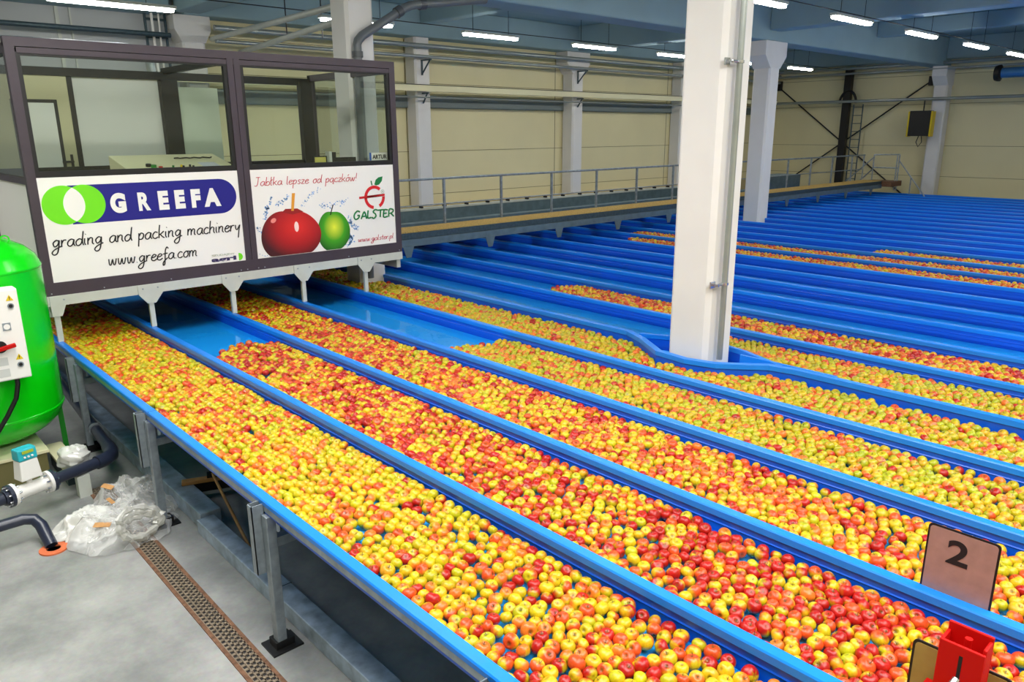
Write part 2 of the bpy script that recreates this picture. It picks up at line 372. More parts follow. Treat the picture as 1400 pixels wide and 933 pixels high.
for kk in range(NCH):
    y0 = Y0+PITCH*kk-.001; y1 = Y0+PITCH*(kk+1)-.06
    wb.add([(XW+.05, y0, WZ), (XE-.05, y0, WZ), (XE-.05, y1, WZ), (XW+.05, y1, WZ)], [(0, 1, 2, 3)])
wo = wb.build('water', 'water', loc=(0, 0, WZ)); tag(wo, 'clear blue water standing in the plastic channels', 'water', kind='stuff')

# ------------------------------------------------------------------ apples
npr = np.random.default_rng(11)
def apple_grid(nr, ns):
    V = []; F = []; th = [PI*i/(nr) for i in range(nr+1)]
    for i, t in enumerate(th):
        s_, c_ = math.sin(t), math.cos(t)
        r = s_*(1.0+.05*c_)
        z = .88*c_ - .30*math.exp(-(s_/.26)**2)*(1 if c_ > 0 else 0) + .16*math.exp(-(s_/.3)**2)*(1 if c_ < 0 else 0)
        if i in (0, nr): V.append((0, 0, z))
        else:
            for j in range(ns):
                a = 2*PI*j/ns; V.append((r*math.cos(a), r*math.sin(a), z))
    V = np.array(V)
    for j in range(ns):
        F.append((0, 1+j, 1+(j+1) % ns))
    for i in range(nr-2):
        for j in range(ns):
            a = 1+i*ns+j; b = 1+i*ns+(j+1) % ns; F.append((a, a+ns, b+ns, b))
    last = len(V)-1; o = 1+(nr-2)*ns
    for j in range(ns): F.append((last, o+(j+1) % ns, o+j))
    return V, F
LOD = {0: apple_grid(18, 22), 1: apple_grid(11, 14), 2: apple_grid(7, 9)}
def rotm(ax, ay, az):
    cx, sx, cy, sy, cz, sz = math.cos(ax), math.sin(ax), math.cos(ay), math.sin(ay), math.cos(az), math.sin(az)
    Rx = np.array([[1, 0, 0], [0, cx, -sx], [0, sx, cx]]); Ry = np.array([[cy, 0, sy], [0, 1, 0], [-sy, 0, cy]]); Rz = np.array([[cz, -sz, 0], [sz, cz, 0], [0, 0, 1]])
    return Rz@Ry@Rx
YEL = np.array(lin((220, 174, 20))); YGR = np.array(lin((184, 184, 20))); GRN = np.array(lin((140, 176, 16)))
ORG = np.array(lin((228, 104, 40))); RED = np.array(lin((198, 30, 14))); DRED = np.array(lin((146, 6, 10))); BR = np.array(lin((96, 74, 18)))
def smooth(a, b, x): t = np.clip((x-a)/(b-a), 0, 1); return t*t*(3-2*t)
def apple_color(V, par):
    n = V/np.linalg.norm(V, axis=1, keepdims=True); phi = np.arctan2(V[:, 1], V[:, 0])
    d = n@par['dir']; st = .16*np.sin(phi*5+par['p1'])+.10*np.sin(phi*11+par['p2'])+.06*np.sin(phi*17+par['p1']*3)
    m = smooth(par['thr']-.45, par['thr']+.35, d+st)[:, None]*par['amax']
    c = par['base']*(1-m)+par['blush']*m
    rr = np.hypot(V[:, 0], V[:, 1]); top = (V[:, 2] > 0)
    k = (1-smooth(.10, .36, rr))[:, None]*np.where(top, .75, .45)[:, None]
    return c*(1-k)+BR*k
PAL = {'green': (.50, .32, .13, .05), 'mix': (.34, .27, .27, .12), 'orange': (.13, .24, .38, .25), 'red': (.03, .06, .36, .55)}
def make_par(pal, redness=0.):
    u = rnd.random()-redness; a, b, c_, d_ = PAL[pal]
    cls = 0 if u < a else 1 if u < a+b else 2 if u < a+b+c_ else 3
    g = rnd.random()
    base = YEL*(1-g)+YGR*g
    if pal == 'green': base = (base*(1-.6*g)+(YGR*.5+GRN*.5)*.6*g)*.9
    blush = [ORG*.6+YEL*.4, ORG*.75+RED*.25, ORG*.3+RED*.7, RED*.5+DRED*.5][cls]
    thr = [1.0, .22, -.12, -.5][cls]+rnd.uniform(-.15, .15)
    v = np.array([rnd.gauss(0, 1), rnd.gauss(0, 1), rnd.gauss(.35, .8)]); v /= np.linalg.norm(v)
    return dict(base=base*rnd.uniform(.85, 1.08), blush=blush*rnd.uniform(.85, 1.1), thr=thr, dir=v, p1=rnd.uniform(0, 6), p2=rnd.uniform(0, 6), amax=[.75, .85, .95, 1.][cls], cls=cls, g=g)
def apple_mat():
    m = bpy.data.materials.new('apple_skin'); m.use_nodes = True; nt = m.node_tree; b = nt.nodes['Principled BSDF']
    at = nt.nodes.new('ShaderNodeAttribute'); at.attribute_name = 'skin'
    tc = nt.nodes.new('ShaderNodeTexCoord'); n = nt.nodes.new('ShaderNodeTexNoise'); n.inputs['Scale'].default_value = 90; n.inputs['Detail'].default_value = 3
    r = nt.nodes.new('ShaderNodeValToRGB'); r.color_ramp.elements[0].position = .35; r.color_ramp.elements[1].position = .65
    r.color_ramp.elements[0].color = (.86, .86, .86, 1); r.color_ramp.elements[1].color = (1.1, 1.08, 1.05, 1)
    mx = nt.nodes.new('ShaderNodeMixRGB'); mx.blend_type = 'MULTIPLY'; mx.inputs[0].default_value = 1
    nt.links.new(tc.outputs['Object'], n.inputs[0]); nt.links.new(n.outputs['Fac'], r.inputs[0]); nt.links.new(at.outputs['Color'], mx.inputs[1]); nt.links.new(r.outputs[0], mx.inputs[2])
    nt.links.new(mx.outputs[0], b.inputs['Base Color']); b.inputs['Roughness'].default_value = .3; b.inputs['Specular IOR Level'].default_value = .5
    return m
M['apple'] = apple_mat(); M['stem'] = mat('apple_stem', (70, 50, 22), .7)
# lane, start X at near side, start X at far side, end X, palette
LANES = [(0, -15.0, -15.0, 1.4, 'mix'), (1, -7.60, -7.74, 1.4, 'red'), (2, -14.5, -14.5, 1.4, 'orange'), (3, -6.12, -5.95, 1.4, 'green'),
         (4, -14.5, -14.5, 1.4, 'green'), (5, -4.6, -4.6, 1.4, 'green'), (6, -7.38, -7.58, 1.4, 'orange'), (11, -10.0, -10.0, .8, 'orange'), (12, -10.6, -10.6, .8, 'orange'), (13, -5.65, -5.68, .8, 'orange')]
APP = []
NROW = 14
for (lane, xs0, xs1, xe, pal) in LANES:
    ya = Y0+PITCH*lane+.004; yb = Y0+PITCH*(lane+1)-.066
    P = []; 
    dy = (yb-ya)/NROW; dx = .0728
    x_lo = min(xs0, xs1)
    ph = npr.uniform(0, 6, 4)
    for j in range(NROW):
        yy = ya+dy*(j+.5); fr = (j+.5)/NROW
        st = xs0+(xs1-xs0)*fr+.10*math.sin(fr*7+lane)+rnd.uniform(-.04, .04)
        n = int((xe-st)/dx)
        for i in range(n):
            P.append((st+dx*(i+.5*(j % 2)), yy, j, i))
    P = np.array(P); X = P[:, :2].copy()
    X[:, 0] += .03*np.sin(X[:, 0]*1.7+X[:, 1]*5+ph[0])+.03*np.sin(X[:, 0]*4.1+ph[1]+X[:, 1]*9)
    X += npr.normal(0, .010, X.shape)
    R = np.clip(npr.normal(.0358, .0024, len(X)), .030, .042)
    keep = npr.random(len(X)) > (.03 if lane in (0, 1) else .012)
    # only the part of a lane the camera can see (with a margin)
    for i in range(len(X)):
        u, v, z = proj((X[i, 0], X[i, 1], .9))
        if not (-260 < u < 2100 and -60 < v < 1700): keep[i] = False
        if lane == 4 or lane == 5:
            xx, yy = X[i]
            yc = Y0+PITCH*5-.034
            if lane == 4:
                lim = np.interp(xx, [-5.05, -4.75, -4.35, -4.0, -3.72, -3.35, -3.1], [yc, yc-.14, yc-.40, yc-.435, yc-.36, yc-.05, yc])-.055
                if yy > lim: keep[i] = False
            else:
                lim = np.interp(xx, [-4.9, -4.5, -4.1, -3.75, -3.25], [yc, yc+.20, yc+.27, yc+.20, yc])+.05
                if yy < lim: keep[i] = False
    X = X[keep]; R = R[keep]; J = P[keep, 2]
    order = np.argsort(X[:, 0]); X = X[order]; R = R[order]; J = J[order]
    for it in range(26):
        for s in range(1, 46):     # neighbours in X order
            if s >= len(X): break
            d = X[s:]-X[:-s]; L = np.hypot(d[:, 0], d[:, 1])+1e-9; ov = (R[s:]+R[:-s])*.985-L
            m = ov > 0
            if not m.any(): continue
            q = d/L[:, None]*(ov*.25*m)[:, None]
            X[s:] += q; X[:-s] -= q
        X[:, 1] = np.clip(X[:, 1], ya+R, yb-R)
    for i in range(len(X)):
        x, y = X[i]; red = .0
        if lane == 0: red = .10*math.sin(x*1.3)+(.10 if x < -4 else -.06)
        if lane == 2: red = .10*math.sin(x*1.1+1)+(.10 if x > -3.2 else -.08 if x < -5 else 0)
        if lane == 1: red = .16 if x < -2.2 else .04
        par = make_par('mix' if (lane == 2 and x < -7) else pal, red)
        z = .884+(.02 if lane > 10 else 0)+npr.normal(0, .0045)+(.006 if R[i] > .038 else 0)
        tilt = rnd.random()
        tl = rnd.gauss(0, .45) if tilt < .7 else rnd.uniform(-PI, PI)
        APP.append(dict(lane=lane, row=int(J[i]), p=(x, y, z), r=R[i], par=par, rot=rotm(tl, rnd.gauss(0, .4), rnd.uniform(0, 6.28)), pal=pal))
# which apples show largest: nearest ones inside the frame that the near rim does not hide
def vis(a):
    x, y, z = a['p']; u, v, d = proj((x, y, z+.02))
    yk = Y0+PITCH*a['lane']
    if not (4 < u < 1396 and 4 < v < 929): return None
    if (y-yk)/y*2.17+.925 < 1.004: return None
    return a['r']/d
cand = []
for i, a in enumerate(APP):
    q = vis(a)
    if q: cand.append((q, i))
cand.sort(reverse=True)
solo = [i for q, i in cand[:300]]
soloset = set(solo)
def add_color(me, cols):
    ca = me.color_attributes.new('skin', 'FLOAT_COLOR', 'POINT')
    ca.data.foreach_set('color', np.concatenate([np.clip(cols, 0, 1), np.ones((len(cols), 1))], axis=1).astype(np.float32).ravel())
CN = lambda p: (['yellow-green' if p['g'] > .5 else 'golden yellow', 'orange-blushed yellow', 'orange-red', 'deep red'][p['cls']])
ROWN = ['along the near rim', 'second row in', 'third row in', 'fourth row in', 'fifth row in', 'sixth row in', 'seventh row in', 'eighth row in', 'seventh row from the far side', 'sixth row from the far side', 'fifth row from the far side', 'fourth row from the far side', 'third row from the far side', 'second row from the far side', 'along the far side']
ROWN = ['row along near rim']+['%s row from near rim' % ORD[j+1] for j in range(1, 9)]+['%s row from far side' % ORD[NROW-j] for j in range(9, 13)]+['row along far side']
LN = {0: 'front channel', 1: 'second channel', 2: 'third channel', 3: 'fourth channel'}
byrow = {}
for i in solo: byrow.setdefault((APP[i]['lane'], APP[i]['row']), []).append(i)
for key in byrow: byrow[key].sort(key=lambda i: -APP[i]['p'][0])
for (lane, row), ids in byrow.items():
    for n_, i in enumerate(ids):
        a = APP[i]; V, Fs = LOD[0]
        sd = rnd.random()*100
        Vw = V.copy()
        for q in range(len(Vw)):
            Vw[q] *= 1+.05*noise.noise(Vector((V[q][0]*1.3+sd, V[q][1]*1.3, V[q][2]*1.3)))
        wv = (Vw*a['r'])@a['rot'].T
        me = bpy.data.meshes.new('apple'); me.from_pydata(wv.tolist(), [], Fs); me.polygons.foreach_set('use_smooth', [True]*len(me.polygons))
        add_color(me, apple_color(V, a['par'])); me.materials.append(M['apple'])
        o = bpy.data.objects.new('apple', me); C.objects.link(o); o.location = a['p']
        col = CN(a['par'])
        if 'apple' not in col: col += ' apple'
        tag(o, '%s, %s from picture edge, %s, %s' % (col, nth(n_+1), ROWN[row], LN[lane]), 'apple', 'apples floating nearest the camera in the %s' % LN[lane])
        # stem, a part
        top = a['rot']@np.array([0, 0, 1.]); s0 = top*a['r']*.5; s1 = top*a['r']*(.95+rnd.random()*.25)+np.array([rnd.uniform(-.003, .003), rnd.uniform(-.003, .003), 0])
        if rnd.random() < .85:
            sm = MB().tube([s0, (s0+s1)/2+np.array([.001, .001, 0]), s1], [.0011, .0010, .0014], 6)
            me2 = bpy.data.meshes.new('stem'); me2.from_pydata([tuple(v) for v in sm.v], [], sm.f); me2.materials.append(M['stem'])
            so = bpy.data.objects.new('stem', me2); C.objects.link(so); so.parent = o
# the rest, one object
VV = []; CC = []; NF = []; off = 0; FI = []; FL = []
for i, a in enumerate(APP):
    if i in soloset: continue
    d = proj(a['p'])[2]; lod = 1 if d < 8 else 2
    V, Fs = LOD[lod]
    VV.append((V*a['r'])@a['rot'].T+np.array(a['p'])); CC.append(apple_color(V, a['par']))
    for f in Fs: FI.extend([q+off for q in f]); FL.append(len(f))
    off += len(V)
    if d < 6.5 and rnd.random() < .8:
        top = a['rot']@np.array([0, 0, 1.])
        if top[2] > .3:
            e1 = np.cross(top, [1, 0, .3]); e1 /= np.linalg.norm(e1); e2 = np.cross(top, e1); s0 = np.array(a['p'])+top*a['r']*.5; s1 = np.array(a['p'])+top*a['r']*1.05
            vs = [s0+(e1*math.cos(q)+e2*math.sin(q))*.0011 for q in (0, 2.1, 4.2)]+[s1+(e1*math.cos(q)+e2*math.sin(q))*.0012 for q in (0, 2.1, 4.2)]
            VV.append(np.array(vs)); CC.append(np.tile(BR*.4, (6, 1)))
            for f in ((0, 1, 4, 3), (1, 2, 5, 4), (2, 0, 3, 5), (3, 4, 5)): FI.extend([q+off for q in f]); FL.append(len(f))
            off += 6
VV = np.concatenate(VV); CC = np.concatenate(CC)
me = bpy.data.meshes.new('apples'); me.vertices.add(len(VV)); me.vertices.foreach_set('co', VV.astype(np.float32).ravel())
me.loops.add(len(FI)); me.loops.foreach_set('vertex_index', np.array(FI, dtype=np.int32))
me.polygons.add(len(FL)); FLa = np.array(FL, dtype=np.int32); me.polygons.foreach_set('loop_start', np.concatenate([[0], np.cumsum(FLa)[:-1]]).astype(np.int32))
me.update(calc_edges=True); me.validate()
me.polygons.foreach_set('use_smooth', np.ones(len(me.polygons), dtype=bool)); add_color(me, CC); me.materials.append(M['apple'])
o = bpy.data.objects.new('apples', me); C.objects.link(o)
tag(o, 'mass of floating red and yellow apples filling the channels further back', 'apples', kind='stuff')
print('APPLES', len(APP), 'verts', len(VV))

# ------------------------------------------------------------------ supports in front of the near rim
for i, x in enumerate((-1.9, -4.0, -6.1, -8.2)):
    lb = ['support post outside the right bottom corner', 'galvanised post nearest the camera with black foot plate on the floor', 'galvanised post standing behind the heap of plastic film', 'galvanised post right beside the green tank'][i]
    t = thing('support_post', (x, 1.66, 0), lb, 'post', 'posts under the near rim')
    MB().box(x-.022, x+.045, 1.655, 1.715, .012, .912).build('upright', 'galv', t, bevel=.004)
    b = MB()                                                    # hollow square tube, open on top
    x0, x1, y0, y1 = x-.085, x-.025, 1.60, 1.68
    b.box(x0, x0+.006, y0, y1, .52, .975).box(x1-.006, x1, y0, y1, .52, .975).box(x0, x1, y0, y0+.006, .52, .975).box(x0, x1, y1-.006, y1, .52, .975)
    b.build('bracket_tube', 'galv', t)
    MB().box(x-.02, x+.04, 1.715, 2.4, .70, .76).build('side_arm', 'galv', t)
    MB().box(x-.09, x+.09, 1.60, 1.80, 0, .012).box(x-.05, x+.05, 1.64, 1.76, .012, .06).build('foot_plate', 'black', t)
# inner posts, mostly in the dark under the basin
for j in range(1, 4):
    for x in (-4.0, -6.1, -8.2):
        t = MB().box(x-.035, x+.035, Y0+PITCH*j-.07, Y0+PITCH*j, 0, .69).build('support_post', 'galv_dark')
        tag(t, 'dark inner post under the basin, %s row in, %s post from the right' % (ORD[j+1], ORD[{-4.0: 1, -6.1: 2, -8.2: 3}[x]]), 'post', 'posts under the basin')
t = thing('floor_beam', (-5, 1.95, 0), 'long galvanised box beam lying on the floor beneath the near rim', 'beam')
MB().box(-5.75, .5, 1.84, 1.98, 0, .12).build('beam_section', 'galv_dark', t, bevel=.006)
MB().box(-12.0, -5.78, 1.88, 2.05, 0, .14).build('beam_section', 'galv_dark', t, bevel=.006)
MB().box(-4.42, -4.415, 1.838, 1.982, .0, .1215).build('joint', 'ink', t)
# floor drain
t = thing('floor_drain', (-4, 1.47, 0), 'rusty slotted drain channel set into the concrete floor', 'drain')
MB().box(-7.2, 1, 1.39, 1.415, 0, .008).box(-7.2, 1, 1.535, 1.56, 0, .008).build('drain_frame', 'rust', t)
MB().box(-7.2, 1, 1.41, 1.54, .0005, .002).build('drain_pit_shade', 'ink', t)  # flat black sheet, paints the dark of the pit beneath the grate
b = MB()
for y in (1.415, 1.447, 1.475, 1.503, 1.531): b.box(-7.2, 1, y-.004, y+.006, .002, .007)
for r_, y in enumerate((1.421, 1.453, 1.481, 1.509)):
    x = -7.2+(r_ % 2)*.023
    while x < 0.9: b.box(x, x+.020, y, y+.026, .002, .007); x += .046
b.build('slotted_grate', mat('grate_iron', (132, 118, 100), .6, .3, var=.3, vscale=40), t)
# broom lying under the basin
t = thing('broom', (-6.3, 2.2, 0), 'wooden push broom lying on the floor under the channels', 'broom')
MB().bar((-6.42, 1.97, .16), (-6.22, 2.50, .16), .07, .035).build('broom_head', 'wood', t, bevel=.006)
MB().bar((-6.43, 1.97, .10), (-6.23, 2.50, .10), .06, .09).build('bristles', 'ink', t)
MB().bar((-6.36, 2.17, .19), (-6.33, 2.25, .19), .08, .03).build('handle_socket', 'black', t)
MB().tube([(-6.33, 2.21, .20), (-5.20, 2.03, .02)], .013, 10).build('handle', 'wood', t, smooth=True)

# ------------------------------------------------------------------ green pressure tank
tx, ty, tr = -8.27, .93, .60
t = thing('pressure_tank', (tx, ty, 0), 'big bright green pressure tank on thin legs at the left edge', 'tank')
prof = [(0.0, .30), (.20, .315), (.36, .36), (.48, .43), (.56, .51), (tr, .60), (tr, .605), (tr+.006, .612), (tr+.006, .625), (tr, .632)]
prof += [(tr, z) for z in (.9, 1.3, 1.7, 1.93)]+[(tr+.006, 1.937), (tr+.006, 1.95), (tr, 1.957), (.57, 2.04), (.49, 2.12), (.36, 2.19), (.2, 2.23), (0.0, 2.245)]
MB().lathe(prof, (tx, ty, 0), 64).build('tank_shell', 'green', t, smooth=True)
for k_ in range(3):
    a = math.radians((65, 185, 305)[k_]); cx, cy = tx+math.cos(a)*.57, ty+math.sin(a)*.57
    MB().bar((cx, cy, 0.0), (tx+math.cos(a)*.565, ty+math.sin(a)*.565, .66), .045, .012).build('leg', mat('green_leg', (10, 110, 20), .4), t)
b = MB(); lx, ly = tx+.22, ty+.32
for q in range(14):
    a0, a1 = PI*2*q/14, PI*2*(q+1)/14
    b.bar((lx, ly+.035*math.cos(a0), 2.20+.035*math.sin(a0)), (lx, ly+.035*math.cos(a1), 2.20+.035*math.sin(a1)), .012, .012)
b.build('lifting_lug', 'green', t)
# control box on the tank
bx = thing('control_box', (-7.58, .9, 1.06), 'white electrical control box on the green tank with red rotary switch', 'control box')
BX = -7.5
MB().box(BX-.155, BX, .60, 1.185, 1.06, 1.85).build('enclosure', 'white', bx, bevel=.012)
MB().box(BX, BX+.006, .61, 1.175, 1.07, 1.84).build('door', 'white', bx, bevel=.003)
BX += .006
for (y, z) in ((1.12, 1.75), (1.115, 1.235)):
    w = MB().px([(y-.028, z), (y+.028, z), (y, z+.05)], BX, BX+.002).build('warning_sticker', 'yellow', bx)
    MB().box(BX+.002, BX+.0025, y-.003, y+.003, z+.016, z+.036).box(BX+.002, BX+.0025, y-.003, y+.003, z+.007, z+.012).build('exclamation_mark', 'ink', w)
    lk = MB().tube([(BX, y, z-.045), (BX+.008, y, z-.045)], .024, 18).build('lock', 'galv', bx)
    MB().tube([(BX+.006, y, z-.045), (BX+.010, y, z-.045)], .015, 14).build('lock_core', 'black', lk)
sk = MB().box(BX, BX+.006, 1.035, 1.095, 1.50, 1.565).build('socket_plate', 'galv', bx)
MB().tube([(BX+.004, 1.065, 1.532), (BX+.009, 1.065, 1.532)], .024, 18).build('socket_face', 'white', sk)
MB().tube([(BX, .99, 1.37), (BX+.03, .99, 1.37)], .05, 22).build('switch_base', 'black', bx)
MB().bar((BX+.04, .93, 1.345), (BX+.04, 1.10, 1.375), .03, .035).build('rotary_switch', 'red', bx, bevel=.006)
for z0, z1 in ((1.20, 1.27), (1.10, 1.17)): MB().box(BX, BX+.002, .88, 1.03, z0, z1).build('label_plate', mat('grey_label', (205, 207, 204), .5), bx)
tag(MB().tube([(-7.56, 1.08, 1.065), (-7.55, 1.075, 1.0), (-7.55, 1.045, .88), (-7.55, .96, .74), (-7.55, .86, .60)], .02, 10).build('power_cable', 'black', smooth=True), 'black cable hanging down from the white control box', 'cable')

# ------------------------------------------------------------------ pipework below the tank
t = thing('pipe_run', (-7.1, 1.2, 0), 'thick dark plastic pipe with elbow running under the channels', 'pipe')
MB().tube([(-6.62, -.3, .25), (-6.93, .74, .25)], .05, 18).tube([(-7.06, 1.16, .25), (-7.17, 1.50, .25)], .05, 18).build('pipe', 'pvc', t, smooth=True)
MB().tube([(-7.17, 1.50, .25), (-7.20, 1.58, .25), (-7.27, 1.65, .25), (-7.38, 1.68, .25), (-7.5, 1.69, .25)], .062, 18).build('elbow', 'pvc', t, smooth=True)
MB().tube([(-7.48, 1.69, .25), (-12.5, 2.0, .25)], .05, 18).build('pipe', 'pvc', t, smooth=True)
for x, y in ((-6.85, .55), (-7.12, 1.36), (-8.3, 1.74)): MB().box(x-.05, x+.05, y-.05, y+.05, 0, .2).build('pipe_support', 'steel_paint', t)
MB().lathe([(.068, -.012), (.068, .012)], (-8.05, 1.725, .25), 20, 'x').build('pipe_clamp', 'galv', t)
t = thing('flow_meter', (-7.0, .95, .2), 'white flanged flow meter with teal display on the dark pipe', 'flow meter')
d = Vector((-.31, 1.04, 0)).normalized(); c0 = Vector((-6.995, .95, .25))
MB().tube([c0-d*.14, c0+d*.14], .058, 24).build('meter_tube', 'white', t, smooth=True)
for s_ in (-1, 1):
    fl = MB().tube([c0+d*s_*.13, c0+d*s_*.155], .095, 28).build('flange', 'white', t)
    bl = MB()
    e1 = Vector((0, 0, 1)); e2 = d.cross(e1)
    for q in range(8):
        a = 2*PI*(q+.5)/8; p = c0+(e1*math.cos(a)+e2*math.sin(a))*.075
        bl.tube([p+d*s_*.10, p+d*s_*.20], .009, 6)
    bl.build('flange_bolts', 'chrome', fl)
    MB().tube([c0+d*s_*.155, c0+d*s_*.185], .095, 28).tube([c0+d*s_*.18, c0+d*s_*.215], .065, 20).build('counter_flange', 'pvc', t)
MB().tube([c0+Vector((0, 0, .05)), c0+Vector((0, 0, .11))], .022, 14).build('neck', 'white', t)
def tapered(c, w0, w1, d0, d1, z0, z1):
    b = MB(); vs = []
    for (w, dd, z) in ((w0, d0, z0), (w1, d1, z1)):
        for i, j in ((-1, -1), (1, -1), (1, 1), (-1, 1)):
            p = Vector(c)+d*i*w/2+Vector((d.y, -d.x, 0))*j*dd/2; vs.append((p.x, p.y, z))
    return b.add(vs, [(3, 2, 1, 0), (4, 5, 6, 7)]+[(i, (i+1) % 4, 4+(i+1) % 4, 4+i) for i in range(4)])
tapered(c0, .17, .14, .13, .11, .35, .52).build('transmitter', 'white', t, bevel=.01)
cc = c0+Vector((.0, 0, 0))
hd = tapered(cc, .15, .15, .12, .10, .52, .62).build('display_head', 'teal', t, bevel=.012)
nx = Vector((d.y, -d.x, 0))
p0 = cc+nx*.060; p0.z = 0
MB().add([tuple(p0+d*i*.045+Vector((0, 0, z))) for i, z in ((-1, .582), (1, .582), (1, .607), (-1, .607))]+[tuple(p0+nx*.004+d*i*.045+Vector((0, 0, z))) for i, z in ((-1, .582), (1, .582), (1, .607), (-1, .607))],
         [(3, 2, 1, 0), (4, 5, 6, 7)]+[(i, (i+1) % 4, 4+(i+1) % 4, 4+i) for i in range(4)]).build('lcd_screen', 'lcd', hd)
b = MB()
for q in (-.03, 0, .03): b.tube([p0+d*q+Vector((0, 0, .553)), p0+nx*.008+d*q+Vector((0, 0, .553))], .009, 8)
b.build('keypad', 'white', hd)
t = thing('drain_pipe', (-6.4, .8, 0), 'dark pipe bending down into an orange floor collar', 'pipe')
MB().tube([(-6.50, -.3, .2), (-6.54, .80, .2), (-6.52, .87, .18), (-6.46, .90, .14), (-6.30, .92, .02)], .045, 18).build('pipe', 'pvc', t, smooth=True)
MB().lathe([(.10, 0), (.10, .012), (.05, .014), (.05, 0)], (-6.27, .925, .0), 32).build('floor_collar', 'orange', t)
MB().lathe([(.055, -.012), (.055, .012)], (-6.53, .62, .2), 20, 'y').build('pipe_clamp', 'chrome', t)
t = thing('skid_base', (-7.7, .9, 0), 'cream steel skid base standing under the green tank', 'base')
MB().box(-8.3, -7.68, -.3, 1.24, .27, .30).build('plate', 'beige', t, bevel=.004)
MB().box(-8.1, -7.36, 1.27, 1.42, .17, .20).build('plate', 'beige', t, bevel=.004)
MB().box(-7.75, -7.70, -.3, 1.22, 0, .27).box(-8.28, -8.23, -.3, 1.22, 0, .27).build('runner', mat('olive_steel', (110, 104, 62), .6), t)
MB().box(-8.05, -7.42, 1.30, 1.40, 0, .17).build('runner', 'walkd', t)
# crumpled plastic
def crumple(name, cx, cy, rx, ry, h, m, seed, label, cat='plastic film', n=70, rot=0., amp=1., z0=0.0):
    b = MB(); vs = []
    for i in range(n+1):
        for j in range(n+1):
            u = -1+2*i/n; v = -1+2*j/n
            q = noise.noise(Vector((u*2.2+seed, v*2.2, 3.1)))
            ax = noise.noise(Vector((u*3+seed*2, v*3, 9.)))*.16; ay = noise.noise(Vector((u*3, v*3+seed, 5.)))*.16
            rr = math.sqrt(u*u+v*v); sq = max(abs(u), abs(v)); k_ = sq/max(rr, 1e-6) if rr > 0 else 1
            uu, vv = u*k_, v*k_; r_ = math.hypot(uu, vv)
            edge = 1+.22*noise.noise(Vector((math.atan2(vv, uu)*1.3+seed, seed, 0)))
            dome = max(0, 1-r_**2.2)
            f1 = 1-abs(noise.noise(Vector((uu*3.3+seed, vv*3.3, 1.))))*2; f2 = 1-abs(noise.noise(Vector((uu*7.5, vv*7.5+seed, 2.))))*2; f3 = 1-abs(noise.noise(Vector((uu*16, vv*16+seed, 4.))))*2
            z = h*dome*(.45+.55*(q+.5))+amp*(.10*f1+.055*f2+.022*f3)*(.35+.65*dome)*h*1.6
            x = uu*rx*edge+ax*rx; y = vv*ry*edge+ay*ry
            vs.append((cx+x*math.cos(rot)-y*math.sin(rot), cy+x*math.sin(rot)+y*math.cos(rot), z0+max(.004, z+.004)))
    fs = [(i*(n+1)+j, (i+1)*(n+1)+j, (i+1)*(n+1)+j+1, i*(n+1)+j+1) for i in range(n) for j in range(n)]
    b.add(vs, fs); return b
t = thing('plastic_heap', (-6.3, 1.35, 0), 'crumpled heap of clear plastic film on the floor by the post', 'plastic film')
crumple('x', -6.26, 1.42, .46, .40, .20, 'film', 1.7, '', rot=.5).build('film_sheet', 'film', t, smooth=True)
crumple('x', -6.55, 1.58, .42, .30, .27, 'film', 4.2, '', rot=.1).build('film_sheet', 'film', t, smooth=True)
crumple('x', -6.40, 1.24, .28, .24, .18, 'film', 7.7, '', rot=.9).build('film_sheet', 'bagfilm', t, smooth=True)
b = MB(); rc = Vector((-5.93, 1.47, .13))
for kx in range(3):
    pts = []
    for q in range(27):
        a = 2*PI*q/26; rr = .125+.018*kx+.012*math.sin(3*a+kx)
        pts.append(rc+Vector((-.55*rr*math.sin(a)*.6, rr*math.cos(a), rr*.62*math.sin(a)+.02*kx)))
    b.tube(pts, [.024+.012*math.sin(q*2.3+kx) for q in range(27)], 7, caps=False)
b.build('film_roll', 'rollfilm', t, smooth=True)
for (p, q, w) in (((-6.16, 1.20, .15), (-6.08, 1.30, .15), .05), ((-6.62, 1.40, .26), (-6.55, 1.46, .24), .05), ((-6.42, 1.38, .22), (-6.34, 1.40, .20), .03)):
    MB().bar(p, q, w, .004, (0.4, 0, 1)).build('cardboard_scrap', 'wood', t)
b = MB(); sd = 3.3; n = 26; vs = []
for i in range(n+1):
    for j in range(n):
        th = PI*i/n; ph = 2*PI*j/n; v = Vector((math.sin(th)*math.cos(ph), math.sin(th)*math.sin(ph), math.cos(th)))
        r_ = .125*(1+.30*noise.noise(v*2+Vector((sd, 0, 0)))+.22*(abs(noise.noise(v*5))-.2))
        vs.append((-7.33+v.x*r_, 1.36+v.y*r_, .30+v.z*r_*.85))
b.add(vs, [(i*n+j, i*n+(j+1) % n, (i+1)*n+(j+1) % n, (i+1)*n+j) for i in range(n) for j in range(n)])
tag(b.build('wrapped_valve', 'bagfilm', smooth=True), 'white plastic bag wrapped round a valve behind the dark pipe', 'plastic bag')

def to_mesh(o):
    bpy.context.view_layer.update(); dg = bpy.context.evaluated_depsgraph_get()
    me = bpy.data.meshes.new_from_object(o.evaluated_get(dg)); nm = o.name; par, loc, rot, scl = o.parent, o.location.copy(), o.rotation_euler.copy(), o.scale.copy()
    old = o.data; bpy.data.objects.remove(o); nm = nm.split('.')[0]
    n = bpy.data.objects.new(nm, me); C.objects.link(n); n.parent = par; n.location = loc; n.rotation_euler = rot; n.scale = scl
    return n
